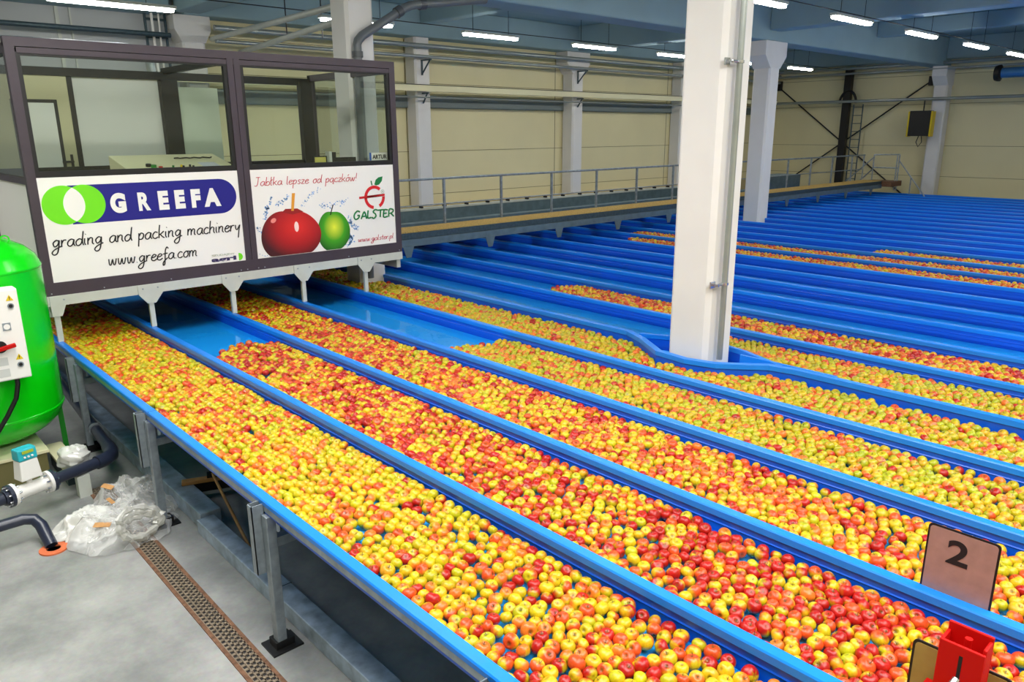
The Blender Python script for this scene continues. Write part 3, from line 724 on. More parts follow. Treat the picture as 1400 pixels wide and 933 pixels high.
# ------------------------------------------------------------------ stroke lettering for the handwritten lines
G = {
 'a': (.95, [[(.8, .85), (.5, 1), (.15, .7), (.1, .25), (.35, 0), (.65, .25), (.8, .9), (.78, .3), (.95, 0)]]),
 'b': (.85, [[(.15, 2.0), (.1, .9), (.1, 0)], [(.1, .5), (.4, .95), (.75, .7), (.7, .2), (.35, 0), (.1, .15)]]),
 'c': (.8, [[(.7, .85), (.4, 1), (.1, .6), (.15, .15), (.45, 0), (.75, .2)]]),
 'd': (.95, [[(.75, .8), (.45, .95), (.1, .6), (.15, .1), (.45, .02), (.75, .5), (.9, 2.0), (.82, .6), (.95, 0)]]),
 'e': (.8, [[(.1, .5), (.5, .6), (.7, .85), (.4, 1), (.1, .6), (.15, .12), (.45, 0), (.8, .25)]]),
 'f': (.75, [[(.75, 1.75), (.55, 2.0), (.35, 1.4), (.35, 0), (.3, -.8), (.1, -.9), (.15, -.4), (.7, .25)], [(.05, .9), (.65, 1.0)]]),
 'g': (.95, [[(.75, .85), (.45, 1), (.12, .6), (.3, .1), (.65, .4), (.78, .95), (.75, .1), (.6, -.8), (.25, -1.05), (.0, -.75), (.3, -.3), (1.0, .1)]]),
 'h': (.9, [[(.15, 2.0), (.1, .9), (.1, 0)], [(.1, .5), (.35, .95), (.65, .85), (.65, .3), (.8, 0)]]),
 'i': (.4, [[(.12, .95), (.12, .3), (.25, 0)], [(.2, 1.5), (.24, 1.56)]]),
 'k': (.85, [[(.15, 2.0), (.1, 1), (.1, 0)], [(.7, 1.0), (.35, .65), (.12, .5)], [(.25, .6), (.5, .25), (.8, 0)]]),
 'l': (.4, [[(.12, 2.0), (.1, .8), (.12, .15), (.3, 0)]]),
 'm': (1.3, [[(.1, 1), (.1, 0)], [(.1, .5), (.3, .95), (.52, .85), (.55, 0)], [(.55, .5), (.8, .95), (1.0, .8), (1.0, .2), (1.15, 0)]]),
 'n': (.9, [[(.1, 1), (.1, 0)], [(.1, .5), (.35, .95), (.62, .85), (.62, .25), (.8, 0)]]),
 'o': (.85, [[(.45, 1), (.12, .65), (.15, .15), (.45, 0), (.72, .35), (.65, .85), (.42, 1), (.85, .95)]]),
 'p': (.85, [[(.12, 1.0), (.12, 0), (.1, -1.0)], [(.12, .5), (.4, 1), (.72, .75), (.6, .2), (.3, .05), (.12, .2)]]),
 'r': (.7, [[(.1, 1), (.12, 0)], [(.12, .45), (.3, .9), (.62, .95)]]),
 's': (.75, [[(.65, .9), (.4, 1), (.2, .8), (.35, .55), (.6, .3), (.4, 0), (.1, .1)]]),
 't': (.6, [[(.3, 1.7), (.25, .6), (.3, .1), (.5, 0)], [(.02, 1.05), (.55, 1.1)]]),
 'w': (1.2, [[(.1, 1), (.2, .15), (.4, .1), (.58, .9), (.7, .15), (.9, .1), (1.05, 1)]]),
 'y': (.9, [[(.1, 1), (.18, .4), (.4, .25), (.7, .9)], [(.75, 1), (.65, 0), (.6, -1.1)]]),
 'z': (.75, [[(.1, .95), (.62, .95), (.12, .05), (.68, .05)]]),
 'J': (1.0, [[(.2, 2.0), (.9, 2.0)], [(.6, 2.0), (.55, .6), (.35, 0), (.0, .05)]]),
 '.': (.35, [[(.12, .02), (.17, .06)]]), '!': (.4, [[(.2, 2.0), (.15, .6)], [(.13, .05), (.16, .1)]]), ' ': (.75, []),
}
G['ł'] = (.5, [[(.16, 2.0), (.14, .8), (.16, .15), (.34, 0)], [(-.02, .95), (.4, 1.35)]])
G['ą'] = (.95, G['a'][1]+[[(.85, 0), (.72, -.35), (.95, -.4)]]); G['ó'] = (.85, G['o'][1]+[[(.4, 1.4), (.6, 1.75)]])
UP = {'G': (1.5, [[(1.2, 1.75), (.7, 2.0), (.15, 1.3), (.1, .5), (.45, 0), (1.0, .3), (1.15, .9), (.75, .9)]]), 'A': (1.3, [[(.05, 0), (.65, 1.7), (1.2, 0)], [(.25, .6), (1.0, .65)]]),
      'L': (1.0, [[(.15, 1.9), (.15, .1), (.85, .1)]]), 'S': (1.2, [[(1.1, 1.9), (.6, 2.05), (.25, 1.5), (.7, 1.0), (.85, .4), (.4, -.1), (0, .25)]]),
      'T': (1.2, [[(.0, 1.75), (1.3, 1.8)], [(.62, 1.8), (.6, 0)]]), 'E': (1.1, [[(.95, 1.7), (.2, 1.7), (.15, 0), (1.0, .05)], [(.15, .85), (.75, .9)]]), 'R': (1.2, [[(.15, 0), (.2, 1.8), (.9, 1.8), (1.1, 1.35), (.7, .9), (.2, .85)], [(.55, .9), (1.25, 0)]])}
def catmull(p, k_=6):
    if len(p) < 3: return p
    out = []
    q = [p[0]]+list(p)+[p[-1]]
    for i in range(1, len(q)-2):
        for s_ in range(k_):
            t_ = s_/k_; a, b_, c_, d_ = q[i-1], q[i], q[i+1], q[i+2]
            out.append(tuple(.5*((2*b_[m])+(-a[m]+c_[m])*t_+(2*a[m]-5*b_[m]+4*c_[m]-d_[m])*t_**2+(-a[m]+3*b_[m]-3*c_[m]+d_[m])*t_**3) for m in (0, 1)))
    return out+[p[-1]]
def strokes(text, name, m, parent, y0, z0, y1, xh, r, X, slant=.12, font=None, jig=.0, smooth_=True):
    font = font or G
    tot = sum(font[c_][0] for c_ in text); sx = (y1-y0)/tot
    cu = bpy.data.curves.new(name, 'CURVE'); cu.dimensions = '3D'; cu.bevel_depth = r; cu.bevel_resolution = 1; cu.use_fill_caps = True
    u = 0; rr = random.Random(len(text))
    P = Vector((0, 0, 0)); q = parent
    while q is not None: P += q.location; q = q.parent
    for c_ in text:
        w, ss = font[c_]; dz = rr.uniform(-jig, jig)
        for s_ in ss:
            pts = catmull(s_) if smooth_ else s_
            sp = cu.splines.new('POLY'); sp.points.add(len(pts)-1)
            for i, (a, b_) in enumerate(pts):
                sp.points[i].co = (X-P.x, y0+(u+a+b_*slant)*sx-P.y, z0+(b_+dz)*xh-P.z, 1)
        u += w
    cu.materials.append(M[m]); o = bpy.data.objects.new(name, cu); C.objects.link(o); o.parent = parent
    return to_mesh(o)
def text(body, name, m, parent, X, y0, z0, h, width=None, off=0., slant=0.):
    cu = bpy.data.curves.new(name, 'FONT'); cu.body = body; cu.size = h/.73; cu.extrude = .0015; cu.offset = off; cu.shear = slant
    o = bpy.data.objects.new(name, cu); C.objects.link(o); cu.materials.append(M[m])
    bpy.context.view_layer.update()
    w = o.dimensions.x
    P = Vector((0, 0, 0)); q = parent
    while q is not None: P += q.location; q = q.parent
    o.parent = parent; o.rotation_euler = (PI/2, 0, PI/2); o.location = (X-P.x, y0-P.y, z0-P.z)
    if width and w > 0: o.scale = (width/w, 1, 1)
    return to_mesh(o)

# ------------------------------------------------------------------ glass control cabin
XF = -8.87; XB = -11.1; YL, YM, YR = 1.65, 3.87, 6.06
cab = thing('control_cabin', (XF, 3.87, 1.0), 'dark framed glass control cabin with printed white panels above the channels', 'cabin')
MB().box(XF-.06, XF, YL, YR, 1.385, 1.49).build('base_beam', 'steel_paint', cab)
MB().box(XB-.06, XB, YL, YR, 1.26, 1.49).box(XB, XF-.06, YL, YL+.06, 1.26, 1.49).box(XB, XF-.06, YR-.06, YR, 1.26, 1.49).build('base_beam', 'steel_paint', cab)
for i, y in enumerate((1.72, 2.66, 3.60, 4.53, 5.46)):
    L = MB().box(XF-.05, XF-.01, y-.026, y+.026, 1.0, 1.385).build('leg', 'steel_paint', cab)
    g = .13 if i else .09
    MB().px([(y-g if i else y-.05, 1.485), (y+g, 1.485), (y+g, 1.385), (y+.045, 1.275), (y-.045, 1.275), (y-g if i else y-.05, 1.385)], XF+.001, XF+.012).build('gusset_plate', 'steel_paint', L)
    for dy_ in (-.08, .08):
        MB().tube([(XF+.012, y+dy_, 1.445), (XF+.020, y+dy_, 1.445)], .009, 8).build('bolt', 'galv', L)
for y in (1.72, 2.66, 3.60, 4.53, 5.46): MB().box(XB+.02, XB+.06, y-.026, y+.026, 1.0, 1.385).build('leg', 'steel_paint', cab)
# cabin floor
MB().box(XB, XF-.02, YL+.03, YR-.03, 1.49, 1.53).build('cabin_floor', 'walkd', cab)
D = 'dark'
fr = MB()
fr.box(XF-.09, XF, YL, YR, 1.49, 1.625)                               # bottom rail
fr.box(XF-.09, XF, YL, YR, 3.92, 4.005).box(XF-.085, XF-.004, YL+.1, YR-.08, 3.86, 3.913)  # top rail, two steps
fr.box(XF-.09, XF-.001, YL, YL+.085, 1.6, 3.95); fr.box(XF-.09, XF-.001, YM-.075, YM-.003, 1.6, 3.95).box(XF-.09, XF-.001, YM+.003, YM+.075, 1.6, 3.95); fr.box(XF-.09, XF-.001, YR-.085, YR, 1.6, 3.95)
fr.build('front_frame', D, cab)
gk = MB()
for (a, b_) in ((YL+.085, YM-.075), (YM+.075, YR-.085)):
    gk.box(XF-.07, XF-.012, a, b_, 2.685, 2.745).box(XF-.07, XF-.012, a, b_, 3.84, 3.87).box(XF-.07, XF-.012, a, a+.04, 2.745, 3.84).box(XF-.07, XF-.012, b_-.04, b_, 2.745, 3.84)
gk.build('window_gasket', 'black', cab)
for (a, b_) in ((YL+.125, YM-.115), (YM+.115, YR-.125)): MB().box(XF-.044, XF-.038, a, b_, 2.745, 3.84).build('window_pane', 'glass', cab)
# side and back frames
for y0, y1 in ((YL, YL+.08), (YR-.08, YR)):
    sf = MB()
    sf.box(XB, XF-.09, y0, y1, 1.49, 1.60).box(XB, XF-.09, y0, y1, 3.86, 3.95).box(XB-.0, XB+.08, y0, y1, 1.49, 3.95).box(XB, XF-.09, y0, y1, 2.62, 2.68)
    sf.build('side_frame', D, cab)
bf = MB().box(XB, XB+.08, YL+.08, YR-.08, 3.80, 3.90).box(XB, XB+.08, YL+.08, YR-.08, 2.60, 2.71).box(XB, XB+.08, YL+.08, YR-.08, 1.49, 1.6)
bf.box(XB+.01, XB+.07, 2.66, 2.72, 1.6, 3.82).box(XB, XF-.09, YM-.04, YM+.04, 3.88, 3.95)
bf.build('back_frame', 'black', cab)
MB().box(XB+.015, XB+.13, 3.765, 3.985, 1.605, 3.795).build('back_post', 'black', cab); MB().box(XB+.015, XB+.13, 5.79, 5.975, 1.605, 3.85).build('back_post', 'black', cab)
MB().box(XB+.03, XF-.10, YL+.03, YL+.05, 1.60, 2.62).build('side_panel', 'white', cab)
MB().box(XB+.08, XF-.10, YL+.035, YL+.041, 2.68, 3.86).build('side_pane', 'glass', cab)
MB().box(XB+.03, XF-.10, YR-.05, YR-.03, 1.60, 2.62).build('side_panel', 'white', cab)
MB().box(XB+.08, XF-.10, YR-.041, YR-.035, 2.68, 3.86).build('side_pane', 'glass', cab)
MB().box(XB+.03, XB+.05, 2.72, YR-.1, 1.6, 2.62).build('back_panel', 'beige', cab)
MB().box(XB+.02, XB+.028, 2.72, 3.76, 2.71, 3.80).build('roller_blind', mat('white_blind', (226, 228, 222), .8), cab)
MB().box(XB+.02, XB+.028, 3.99, 4.56, 2.71, 3.72).build('roller_blind', mat('white_blind', (226, 228, 222), .8), cab)
MB().box(XB+.03, XB+.036, 3.99, YR-.28, 2.71, 3.80).build('back_pane', 'glass', cab)
dr = MB().box(XB+.02, XB+.06, YL+.1, 2.66, 1.6, 3.80).build('door', mat('cream_door', (200, 196, 158), .5), cab)
MB().box(XB+.06, XB+.068, 2.02, 2.52, 1.7, 3.52).build('door_pane_frame', 'black', dr)
MB().box(XB+.068, XB+.072, 2.06, 2.48, 1.74, 3.48).build('door_panel', mat('white_blind', (226, 228, 222), .8), dr)
MB().box(XB+.06, XB+.075, 2.575, 2.605, 2.66, 2.86).box(XB+.075, XB+.11, 2.575, 2.60, 2.76, 2.785).box(XB+.10, XB+.12, 2.47, 2.60, 2.76, 2.785).build('door_handle', 'black', dr)
b = MB()
for y in [YL+.05, 2.2, 2.9, 3.72, 3.80, 3.94, 4.02, 5.2, YR-.05]: b.tube([(XF, y, 1.515), (XF+.006, y, 1.515)], .007, 8)
b.build('bolt', 'galv', cab)
# --- printed panels
XP = XF-.012
def panel(y0, y1): return MB().box(XP-.01, XP, y0, y1, 1.625, 2.687).build('sign_panel', 'white', cab)
s1 = panel(YL+.085, YM-.075)
XS = XP+.0015
def disc(cy, cz, r, n=64, x0=0): return [(cy+r*math.cos(2*PI*i/n), cz+r*math.sin(2*PI*i/n)) for i in range(n)]
pill = [(2.0, 2.205), (3.56, 2.205)]+[(3.56+.197*math.sin(a)*1., 2.402-.197*math.cos(a)) for a in np.linspace(.05, PI-.05, 24)]+[(3.56, 2.60), (2.0, 2.60)]
def flat(poly, name, m, parent, lift=0.):
    return MB().px(poly, XS-.001, XS+.0006+lift).build(name, m, parent)
flat(pill, 'logo_pill', 'navy', s1, .0002)
flat(disc(1.942, 2.405, .198), 'logo_disc', 'lime', s1, .0008); flat(disc(2.137, 2.405, .198), 'logo_disc', 'lime', s1, .0010)
hd_ = math.sqrt(.198**2-.0975**2); a1 = math.atan2(hd_, .0975)
lens = [(1.942+.198*math.cos(a), 2.405+.198*math.sin(a)) for a in np.linspace(-a1, a1, 24)]+[(2.137-.198*math.cos(a), 2.405+.198*math.sin(a)) for a in np.linspace(-a1, a1, 24)[::-1]*-1][1:-1]
lens = [(1.942+.198*math.cos(a), 2.405+.198*math.sin(a)) for a in np.linspace(-a1, a1, 24)]+[(2.137-.198*math.cos(a), 2.405+.198*math.sin(a)) for a in np.linspace(a1, -a1, 24)][1:-1]
flat(lens, 'logo_lens', 'white', s1, .0020)
for ch_, y, w in (('G', 2.385, .155), ('R', 2.655, .125), ('E', 2.870, .11), ('E', 3.048, .11), ('F', 3.228, .105), ('A', 3.395, .195)):
    text(ch_, 'logo_letter', 'white', s1, XS+.0012, y, 2.308, .185, w, off=.012 if ch_ == 'R' else .017)
strokes('grading and packing machinery', 'handwriting', 'ink', s1, 1.775, 1.985, 3.765, .072, .0066, XS+.001)
strokes('www.greefa.com', 'handwriting', 'ink', s1, 2.27, 1.742, 3.23, .068, .0064, XS+.001)
text('SZUDAJEW', 'small_lettering', 'greyink', s1, XS+.001, 3.39, 1.712, .022, .27)
text('agri', 'small_lettering', 'purpleink', s1, XS+.001, 3.385, 1.650, .05, .30, off=.003)
flat([(3.712, 1.722)]+[(3.712+.05*math.sin(a), 1.677+.045*math.cos(a)) for a in np.linspace(0.1, PI-.1, 16)]+[(3.712, 1.632)], 'logo_leaf', 'lime', s1)
s2 = panel(YM+.075, YR-.085)
def print_apple(name, cx, cz, rx, rz, c_lo, c_mid, c_hi, hot, lift, seed):
    m = bpy.data.materials.new(name); m.use_nodes = True; nt = m.node_tree; b_ = nt.nodes['Principled BSDF']; b_.inputs['Roughness'].default_value = .5
    tc = nt.nodes.new('ShaderNodeTexCoord'); mp = nt.nodes.new('ShaderNodeMapping'); gr = nt.nodes.new('ShaderNodeTexGradient'); gr.gradient_type = 'SPHERICAL'
    # printed picture: radial tone centred on the printed highlight
    mp.inputs['Location'].default_value = (0, -(hot[0]-cab.location.y)/(rx*1.2), -(hot[1]-cab.location.z)/(rz*1.2)); mp.inputs['Scale'].default_value = (0.01, 1/(rx*1.2), 1/(rz*1.2))
    rp = nt.nodes.new('ShaderNodeValToRGB'); e = rp.color_ramp.elements
    e[0].position = 0; e[0].color = (*lin(c_lo), 1); e[1].position = 1; e[1].color = (*lin(c_hi), 1)
    em = rp.color_ramp.elements.new(.45); em.color = (*lin(c_mid), 1)
    nt.links.new(tc.outputs['Object'], mp.inputs[0]); nt.links.new(mp.outputs[0], gr.inputs[0]); nt.links.new(gr.outputs[0], rp.inputs[0]); nt.links.new(rp.outputs[0], b_.inputs['Base Color'])
    poly = []
    for i in range(72):
        a = 2*PI*i/72; r_ = 1+.03*math.cos(3*a+.5)
        if math.sin(a) > 0: r_ *= 1-.10*math.exp(-((a-PI/2)/.35)**2)
        poly.append((cx+rx*r_*math.cos(a), max(1.630, cz+rz*r_*math.sin(a))))
    return flat(poly, name, m, s2, lift)
print_apple('printed_green_apple', 5.01, 1.87, .235, .27, (4, 84, 8), (60, 160, 8), (232, 238, 60), (5.02, 1.92), .0006, 1)
print_apple('printed_red_apple', 4.41, 1.87, .405, .325, (64, 0, 6), (176, 4, 10), (228, 36, 30), (4.50, 1.97), .0012, 2)
flat([(4.435, 2.17), (4.470, 2.17), (4.505, 2.385), (4.465, 2.385)], 'printed_stem', mat('ochre_print', (222, 150, 40), .5), s2, .0020)
flat([(4.968, 2.08), (4.982, 2.08), (5.032, 2.21), (5.018, 2.21)], 'printed_stem', 'ink', s2, .0020)
flat([(4.31, 2.16), (4.45, 2.125), (4.60, 2.15), (4.52, 2.195), (4.36, 2.20)], 'printed_hollow', mat('dark_red_print', (150, 10, 14), .5), s2, .0016)
flat([(4.49+.03*math.cos(a), 1.97+.065*math.sin(a)) for a in np.linspace(0, 2*PI, 20)[:-1]], 'printed_glint', mat('pink_white_print', (250, 215, 210), .5), s2, .0018)
flat([(4.19+.035*math.cos(a)+.01*math.sin(a), 2.07+.03*math.sin(a)) for a in np.linspace(0, 2*PI, 20)[:-1]], 'printed_glint', mat('pink_print', (240, 140, 130), .5), s2, .0018)
b = MB(); rs = random.Random(5)
def drops(path, n, sp, smin, smax):
    b = MB()
    for _ in range(n):
        t_ = rs.random()*(len(path)-1); i = int(t_); f = t_-i
        cy = path[i][0]*(1-f)+path[i+1][0]*f+rs.gauss(0, sp); cz = path[i][1]*(1-f)+path[i+1][1]*f+rs.gauss(0, sp); r_ = rs.uniform(smin, smax); a0 = rs.random()*6
        cy = min(max(cy, 3.96), 5.95); cz = min(max(cz, 1.64), 2.66)
        b.px([(cy+r_*rs.uniform(.5, 1.5)*math.cos(a0+2*PI*q/6), cz+r_*rs.uniform(.5, 1.5)*math.sin(a0+2*PI*q/6)) for q in range(6)], XS-.001, XS+.0004)
    b.build('printed_splash', 'splash', s2)['kind'] = 'stuff'
drops([(4.08, 2.10), (4.12, 2.22), (4.2, 2.36)], 45, .015, .004, .013); drops([(4.25, 2.25), (4.35, 2.30), (4.42, 2.36)], 40, .012, .003, .011)
drops([(4.58, 2.22), (4.68, 2.33), (4.85, 2.42)], 40, .014, .003, .008); drops([(4.82, 2.22), (4.9, 2.19), (5.1, 2.22), (5.25, 2.25)], 55, .02, .003, .010)
drops([(5.24, 2.05), (5.27, 1.93), (5.38, 1.86)], 45, .015, .004, .013); drops([(5.22, 1.83), (5.28, 1.72), (5.2, 1.66)], 50, .016, .005, .014)
drops([(3.98, 2.0), (4.04, 1.93)], 18, .012, .003, .010); drops([(4.0, 1.66), (4.08, 1.65)], 8, .008, .003, .006)
strokes('Jabłka lepsze od pączków!', 'handwriting', 'redink', s2, 3.99, 2.495, 5.40, .050, .0040, XS+.001)
strokes('www.galster.pl', 'handwriting', 'redink', s2, 5.36, 1.690, 5.93, .036, .0034, XS+.001)
def arc(cy, cz, r, w, a0, a1, n=40, sq=1.):
    return [(cy+(r+w/2)*math.cos(a)*sq, cz+(r+w/2)*math.sin(a)) for a in np.linspace(a0, a1, n)]+[(cy+(r-w/2)*math.cos(a)*sq, cz+(r-w/2)*math.sin(a)) for a in np.linspace(a1, a0, n)]
def arc_mesh(name, m, parent, cy, cz, r, w, a0, a1, n=40, lift=0.):
    b_ = MB(); o_ = [(cy+(r+w/2)*math.cos(a), cz+(r+w/2)*math.sin(a)) for a in np.linspace(a0, a1, n)]; i_ = [(cy+(r-w/2)*math.cos(a), cz+(r-w/2)*math.sin(a)) for a in np.linspace(a0, a1, n)]
    for q in range(n-1): b_.px([o_[q], o_[q+1], i_[q+1], i_[q]], XS-.001, XS+.0008+lift)
    return b_.build(name, m, parent)
arc_mesh('logo_ring', 'logored', s2, 5.655, 2.265, .135, .042, math.radians(48), math.radians(262))
arc_mesh('logo_ring', 'logored', s2, 5.665, 2.265, .135, .042, math.radians(-62), math.radians(2))
flat([(5.42, 2.285), (5.82, 2.275), (5.82, 2.305), (5.42, 2.250+.005)], 'logo_bar', 'logored', s2, .0012)
flat([(5.665, 2.435), (5.69, 2.495), (5.735, 2.525), (5.80, 2.535), (5.785, 2.475), (5.74, 2.430), (5.69, 2.420)], 'logo_leaf', 'logogreen', s2, .0010)
flat([(5.618, 2.425), (5.635, 2.425), (5.625, 2.485), (5.608, 2.485)], 'logo_stalk', 'logogreen', s2, .0010)
arc_mesh('registered_mark', 'greyink', s2, 5.79, 2.335, .024, .005, 0, 2*PI, 24); text('R', 'registered_mark', 'greyink', s2, XS+.001, 5.780, 2.322, .026)
strokes('GALSTER', 'logo_lettering', 'logogreen', s2, 5.315, 1.995, 5.945, .054, .0105, XS+.001, font=UP, jig=.1, slant=.08)
# things inside / on the cabin
t = thing('control_desk', (-9.6, 3.3, 1.53), 'beige sloping operator desk with coloured buttons behind the left pane', 'control desk')
MB().py([(-9.95, 1.53), (-9.2, 1.53), (-9.2, 2.70), (-9.95, 2.86)], 2.72, 3.95).build('desk_body', 'beige', t, bevel=.006)
def dz(x): return 2.70+(-9.2-x)/.75*.16
for (x, y, r_, m_) in ((-9.35, 3.02, .030, 'green_s'), (-9.40, 2.98, .03, 'black'), (-9.27, 3.07, .022, 'red'), (-9.30, 3.22, .012, 'green_s'), (-9.32, 3.32, .012, 'yellow'), (-9.28, 3.33, .013, 'black'), (-9.32, 3.42, .012, 'black'), (-9.27, 3.44, .012, 'black')):
    MB().tube([(x, y, dz(x)-.005), (x+.006, y, dz(x)+.03)], r_, 14).build('button', m_, t)
MB().py([(-9.5, dz(-9.5)), (-9.28, dz(-9.28)), (-9.28, dz(-9.28)+.006), (-9.5, dz(-9.5)+.006)], 3.58, 3.78).build('touch_screen', mat('pale_screen', (222, 222, 235), .2), t)
tag(MB().tube([(-9.7+.05*math.sin(q*1.7)*.6, 3.38+q*.035, dz(-9.66)+.022+.004*math.sin(q*2)) for q in range(14)], .008, 8).build('coiled_cable', 'ink', smooth=True), 'dark coiled cable lying on the beige control desk', 'cable')
tag(MB().box(XF-.55, XF-.12, 4.0, 5.95, 1.53, 2.66).build('work_table', 'walkd'), 'low dark counter behind the right cabin pane', 'counter')
t = thing('framed_card', (-9.2, 5.0, 2.66), 'small yellow card in a dark frame behind the right pane', 'card')
MB().box(-9.215, -9.20, 4.97, 5.16, 2.66, 2.815).build('card_frame', 'black', t); MB().box(-9.20, -9.197, 4.985, 5.145, 2.675, 2.80).build('card_face', 'monbeige', t)
tag(MB().box(-9.25, -9.15, 5.17, 5.21, 2.66, 2.87).build('binder', 'steel_paint'), 'grey upright folder beside the yellow card', 'folder')
tag(MB().box(-9.25, -9.15, 5.215, 5.27, 2.66, 2.86).build('binder', 'ink'), 'black upright folder beside the grey folder', 'folder')
tag(MB().box(-9.28, -9.20, 5.28, 5.60, 2.66, 2.79).build('printer', 'black'), 'low black box behind the right pane left of the name plate', 'box')
t = thing('name_plate', (-9.0, 5.8, 2.72), 'white name plate with black ARTUR lettering in the cabin window', 'name plate')
MB().box(-9.003, -8.996, 5.685, 5.97, 2.745, 2.845).build('plate', 'white', t); MB().box(-8.996, -8.995, 5.685, 5.715, 2.745, 2.845).build('blue_strip', mat('eu_blue', (20, 90, 190), .5), t)
text('ARTUR', 'plate_lettering', 'ink', t, -8.9945, 5.735, 2.765, .055, .225, off=.002)

# ------------------------------------------------------------------ walkway across the far ends
WX0, WX1 = -11.45, -10.83
wk = thing('walkway', (-11.1, 16, 1.0), 'long yellow grating walkway crossing the far ends of the channels', 'walkway')
b = MB(); yA, yB = 1.0, 27.0
for x in np.linspace(WX0+.02, WX1-.02, 15): b.box(x-.003, x+.003, yA, yB, 1.425, 1.455)
for y in np.arange(yA, yB, .055): b.box(WX0, WX1, y, y+.006, 1.435, 1.453)
b.build('grating', 'grating', wk)
MB().box(WX0, WX1, yA, yB, 1.395, 1.405).build('under_tray', mat('brown_tray', (120, 96, 52), .8), wk)
MB().box(WX1, WX1+.02, yA, yB, 1.33, 1.435).build('fascia', 'walkd', wk)
MB().box(WX1-.02, WX1+.04, yA, yB, 1.20, 1.325).build('edge_beam', 'walk', wk, bevel=.006)
MB().box(WX0-.04, WX0+.02, yA, yB, 1.20, 1.44).build('rear_beam', 'walk', wk)
for y in np.arange(7.5, 27, 1.866):
    MB().px([(y-.12, 1.22), (y+.12, 1.22), (y+.05, 1.02), (y-.05, 1.02)], WX1+.04, WX1+.05).build('support_bracket', 'walk', wk)
for i in range(13):
    y = 8.8+1.43*i
    if y > 26.8: break
    MB().box(WX0-.0, WX0+.04, y-.02, y+.02, 1.44, 2.27).build('rail_post', 'galv', wk)
MB().tube([(WX0+.02, 7.4, 2.285), (WX0+.02, 26.9, 2.285)], .022, 10).build('handrail', 'galv', wk, smooth=True)
MB().tube([(WX0+.02, 7.4, 1.82), (WX0+.02, 26.9, 1.82)], .013, 8).build('knee_rail', 'galv', wk, smooth=True)
# trough behind the walkway
t = thing('collecting_trough', (-12.7, 16, 0), 'long grey steel trough running behind the walkway', 'trough')
MB().py([(-13.35, 1.20), (-12.15, 1.20), (-12.15, 1.40), (-12.25, 1.42), (-12.25, 1.26), (-13.25, 1.26), (-13.25, 1.52), (-13.35, 1.52)], 1, 22.0).build('trough_body', 'walk', t)
MB().box(-13.38, -13.22, 1, 22.0, 1.52, 1.56).build('rim', 'steel_paint', t)
for y in np.arange(7.7, 22, .62): MB().box(-13.3, -13.2, y, y+.04, 1.56, 1.60).build('lug', 'ink', t)
for y in (3, 8, 13, 18): MB().box(-12.9, -12.8, y, y+.1, .836, 1.20).build('leg', 'galv_dark', t)
tag(MB().box(-13.1, -12.3, 22.3, 24.2, .836, 1.72).build('steel_box', 'walk'), 'blue-grey steel box behind the walkway near its far end', 'box')
# end stair rail
t = thing('stair_railing', (-11.4, 27.2, 1.0), 'steel guard rail and stair at the far end of the walkway', 'railing')
rb = MB()
for p, q in (((-11.45, 26.9, 1.45), (-11.45, 26.9, 2.28)), ((-11.4, 27.6, 1.35), (-11.4, 27.6, 2.28)), ((-10.55, 27.6, 1.1), (-10.55, 27.6, 2.30)), ((-11.4, 27.6, 2.28), (-10.55, 27.6, 2.30)), ((-11.4, 27.6, 1.85), (-10.55, 27.6, 1.85)), ((-10.62, 27.6, 1.1), (-10.62, 27.6, 2.30))):
    MB().tube([p, q], .022, 8).build('guard_rail', 'galv', t)
rb = MB()
for p, q in (((-10.55, 27.6, 2.1), (-9.6, 27.6, .95)), ((-10.1, 27.6, 1.0), (-10.1, 27.6, 1.55)), ((-11.4, 27.6, 2.2), (-12.3, 27.6, 1.35)), ((-11.9, 27.6, 1.3), (-11.4, 27.6, 1.8))):
    rb.tube([p, q], .022, 8)
rb.build('stair_rail', 'galv', t)
MB().box(-11.5, -10.5, 27.0, 27.9, 1.25, 1.42).build('landing', 'rust', t)

# ------------------------------------------------------------------ pipes and trays on the walls
def pipe(pts, r, label, m='pipe', name='wall_pipe', group='wall pipes', cat='pipe'):
    return tag(MB().tube(pts, r, 14).build(name, m, smooth=True), label, cat, group)
pipe([(-15.62, 6.5, 5.10), (-15.62, 28.4, 5.10)], .055, 'upper galvanised pipe along the back wall')
pipe([(-15.62, 6.5, 4.86), (-15.62, 28.4, 4.86)], .04, 'lower galvanised pipe along the back wall')
t = thing('cable_tray', (-15.7, 15, 4.1), 'pale horizontal cable tray across the back wall columns', 'cable tray')
MB().box(-15.72, -15.60, 1.0, 28.3, 4.07, 4.21).build('tray', 'beige', t); MB().box(-15.73, -15.59, 1.0, 28.3, 4.21, 4.225).build('tray_lid', 'ink', t)
MB().tube([(-15.65, 1.0, 3.93), (-15.65, 28.3, 3.93)], .02, 8).build('small_pipe', 'pipe', t)
for i, y in enumerate((11.62, 17.2)):
    t = thing('pipe_bracket', (-15.8, y, 4.6), 'triangular steel bracket holding the pipes, %s' % ('left one' if i == 0 else 'right one'), 'bracket', 'pipe brackets')
    MB().bar((-15.84, y, 4.79), (-15.45, y, 4.79), .04, .03).bar((-15.82, y, 4.45), (-15.82, y, 4.8), .04, .02).bar((-15.82, y, 4.48), (-15.5, y, 4.78), .03, .02).build('pipe_bracket_arm', 'walkd', t)
    MB().bar((-15.84, y, 4.03), (-15.6, y, 4.03), .04, .03).bar((-15.82, y, 3.8), (-15.65, y, 4.02), .03, .02).build('tray_bracket_arm', 'walkd', t)
pipe([(-16.1, 28.2, 5.22), (5, 28.2, 5.22)], .055, 'upper galvanised pipe along the right wall')
pipe([(-16.1, 28.2, 5.04), (5, 28.2, 5.04)], .04, 'lower galvanised pipe along the right wall')
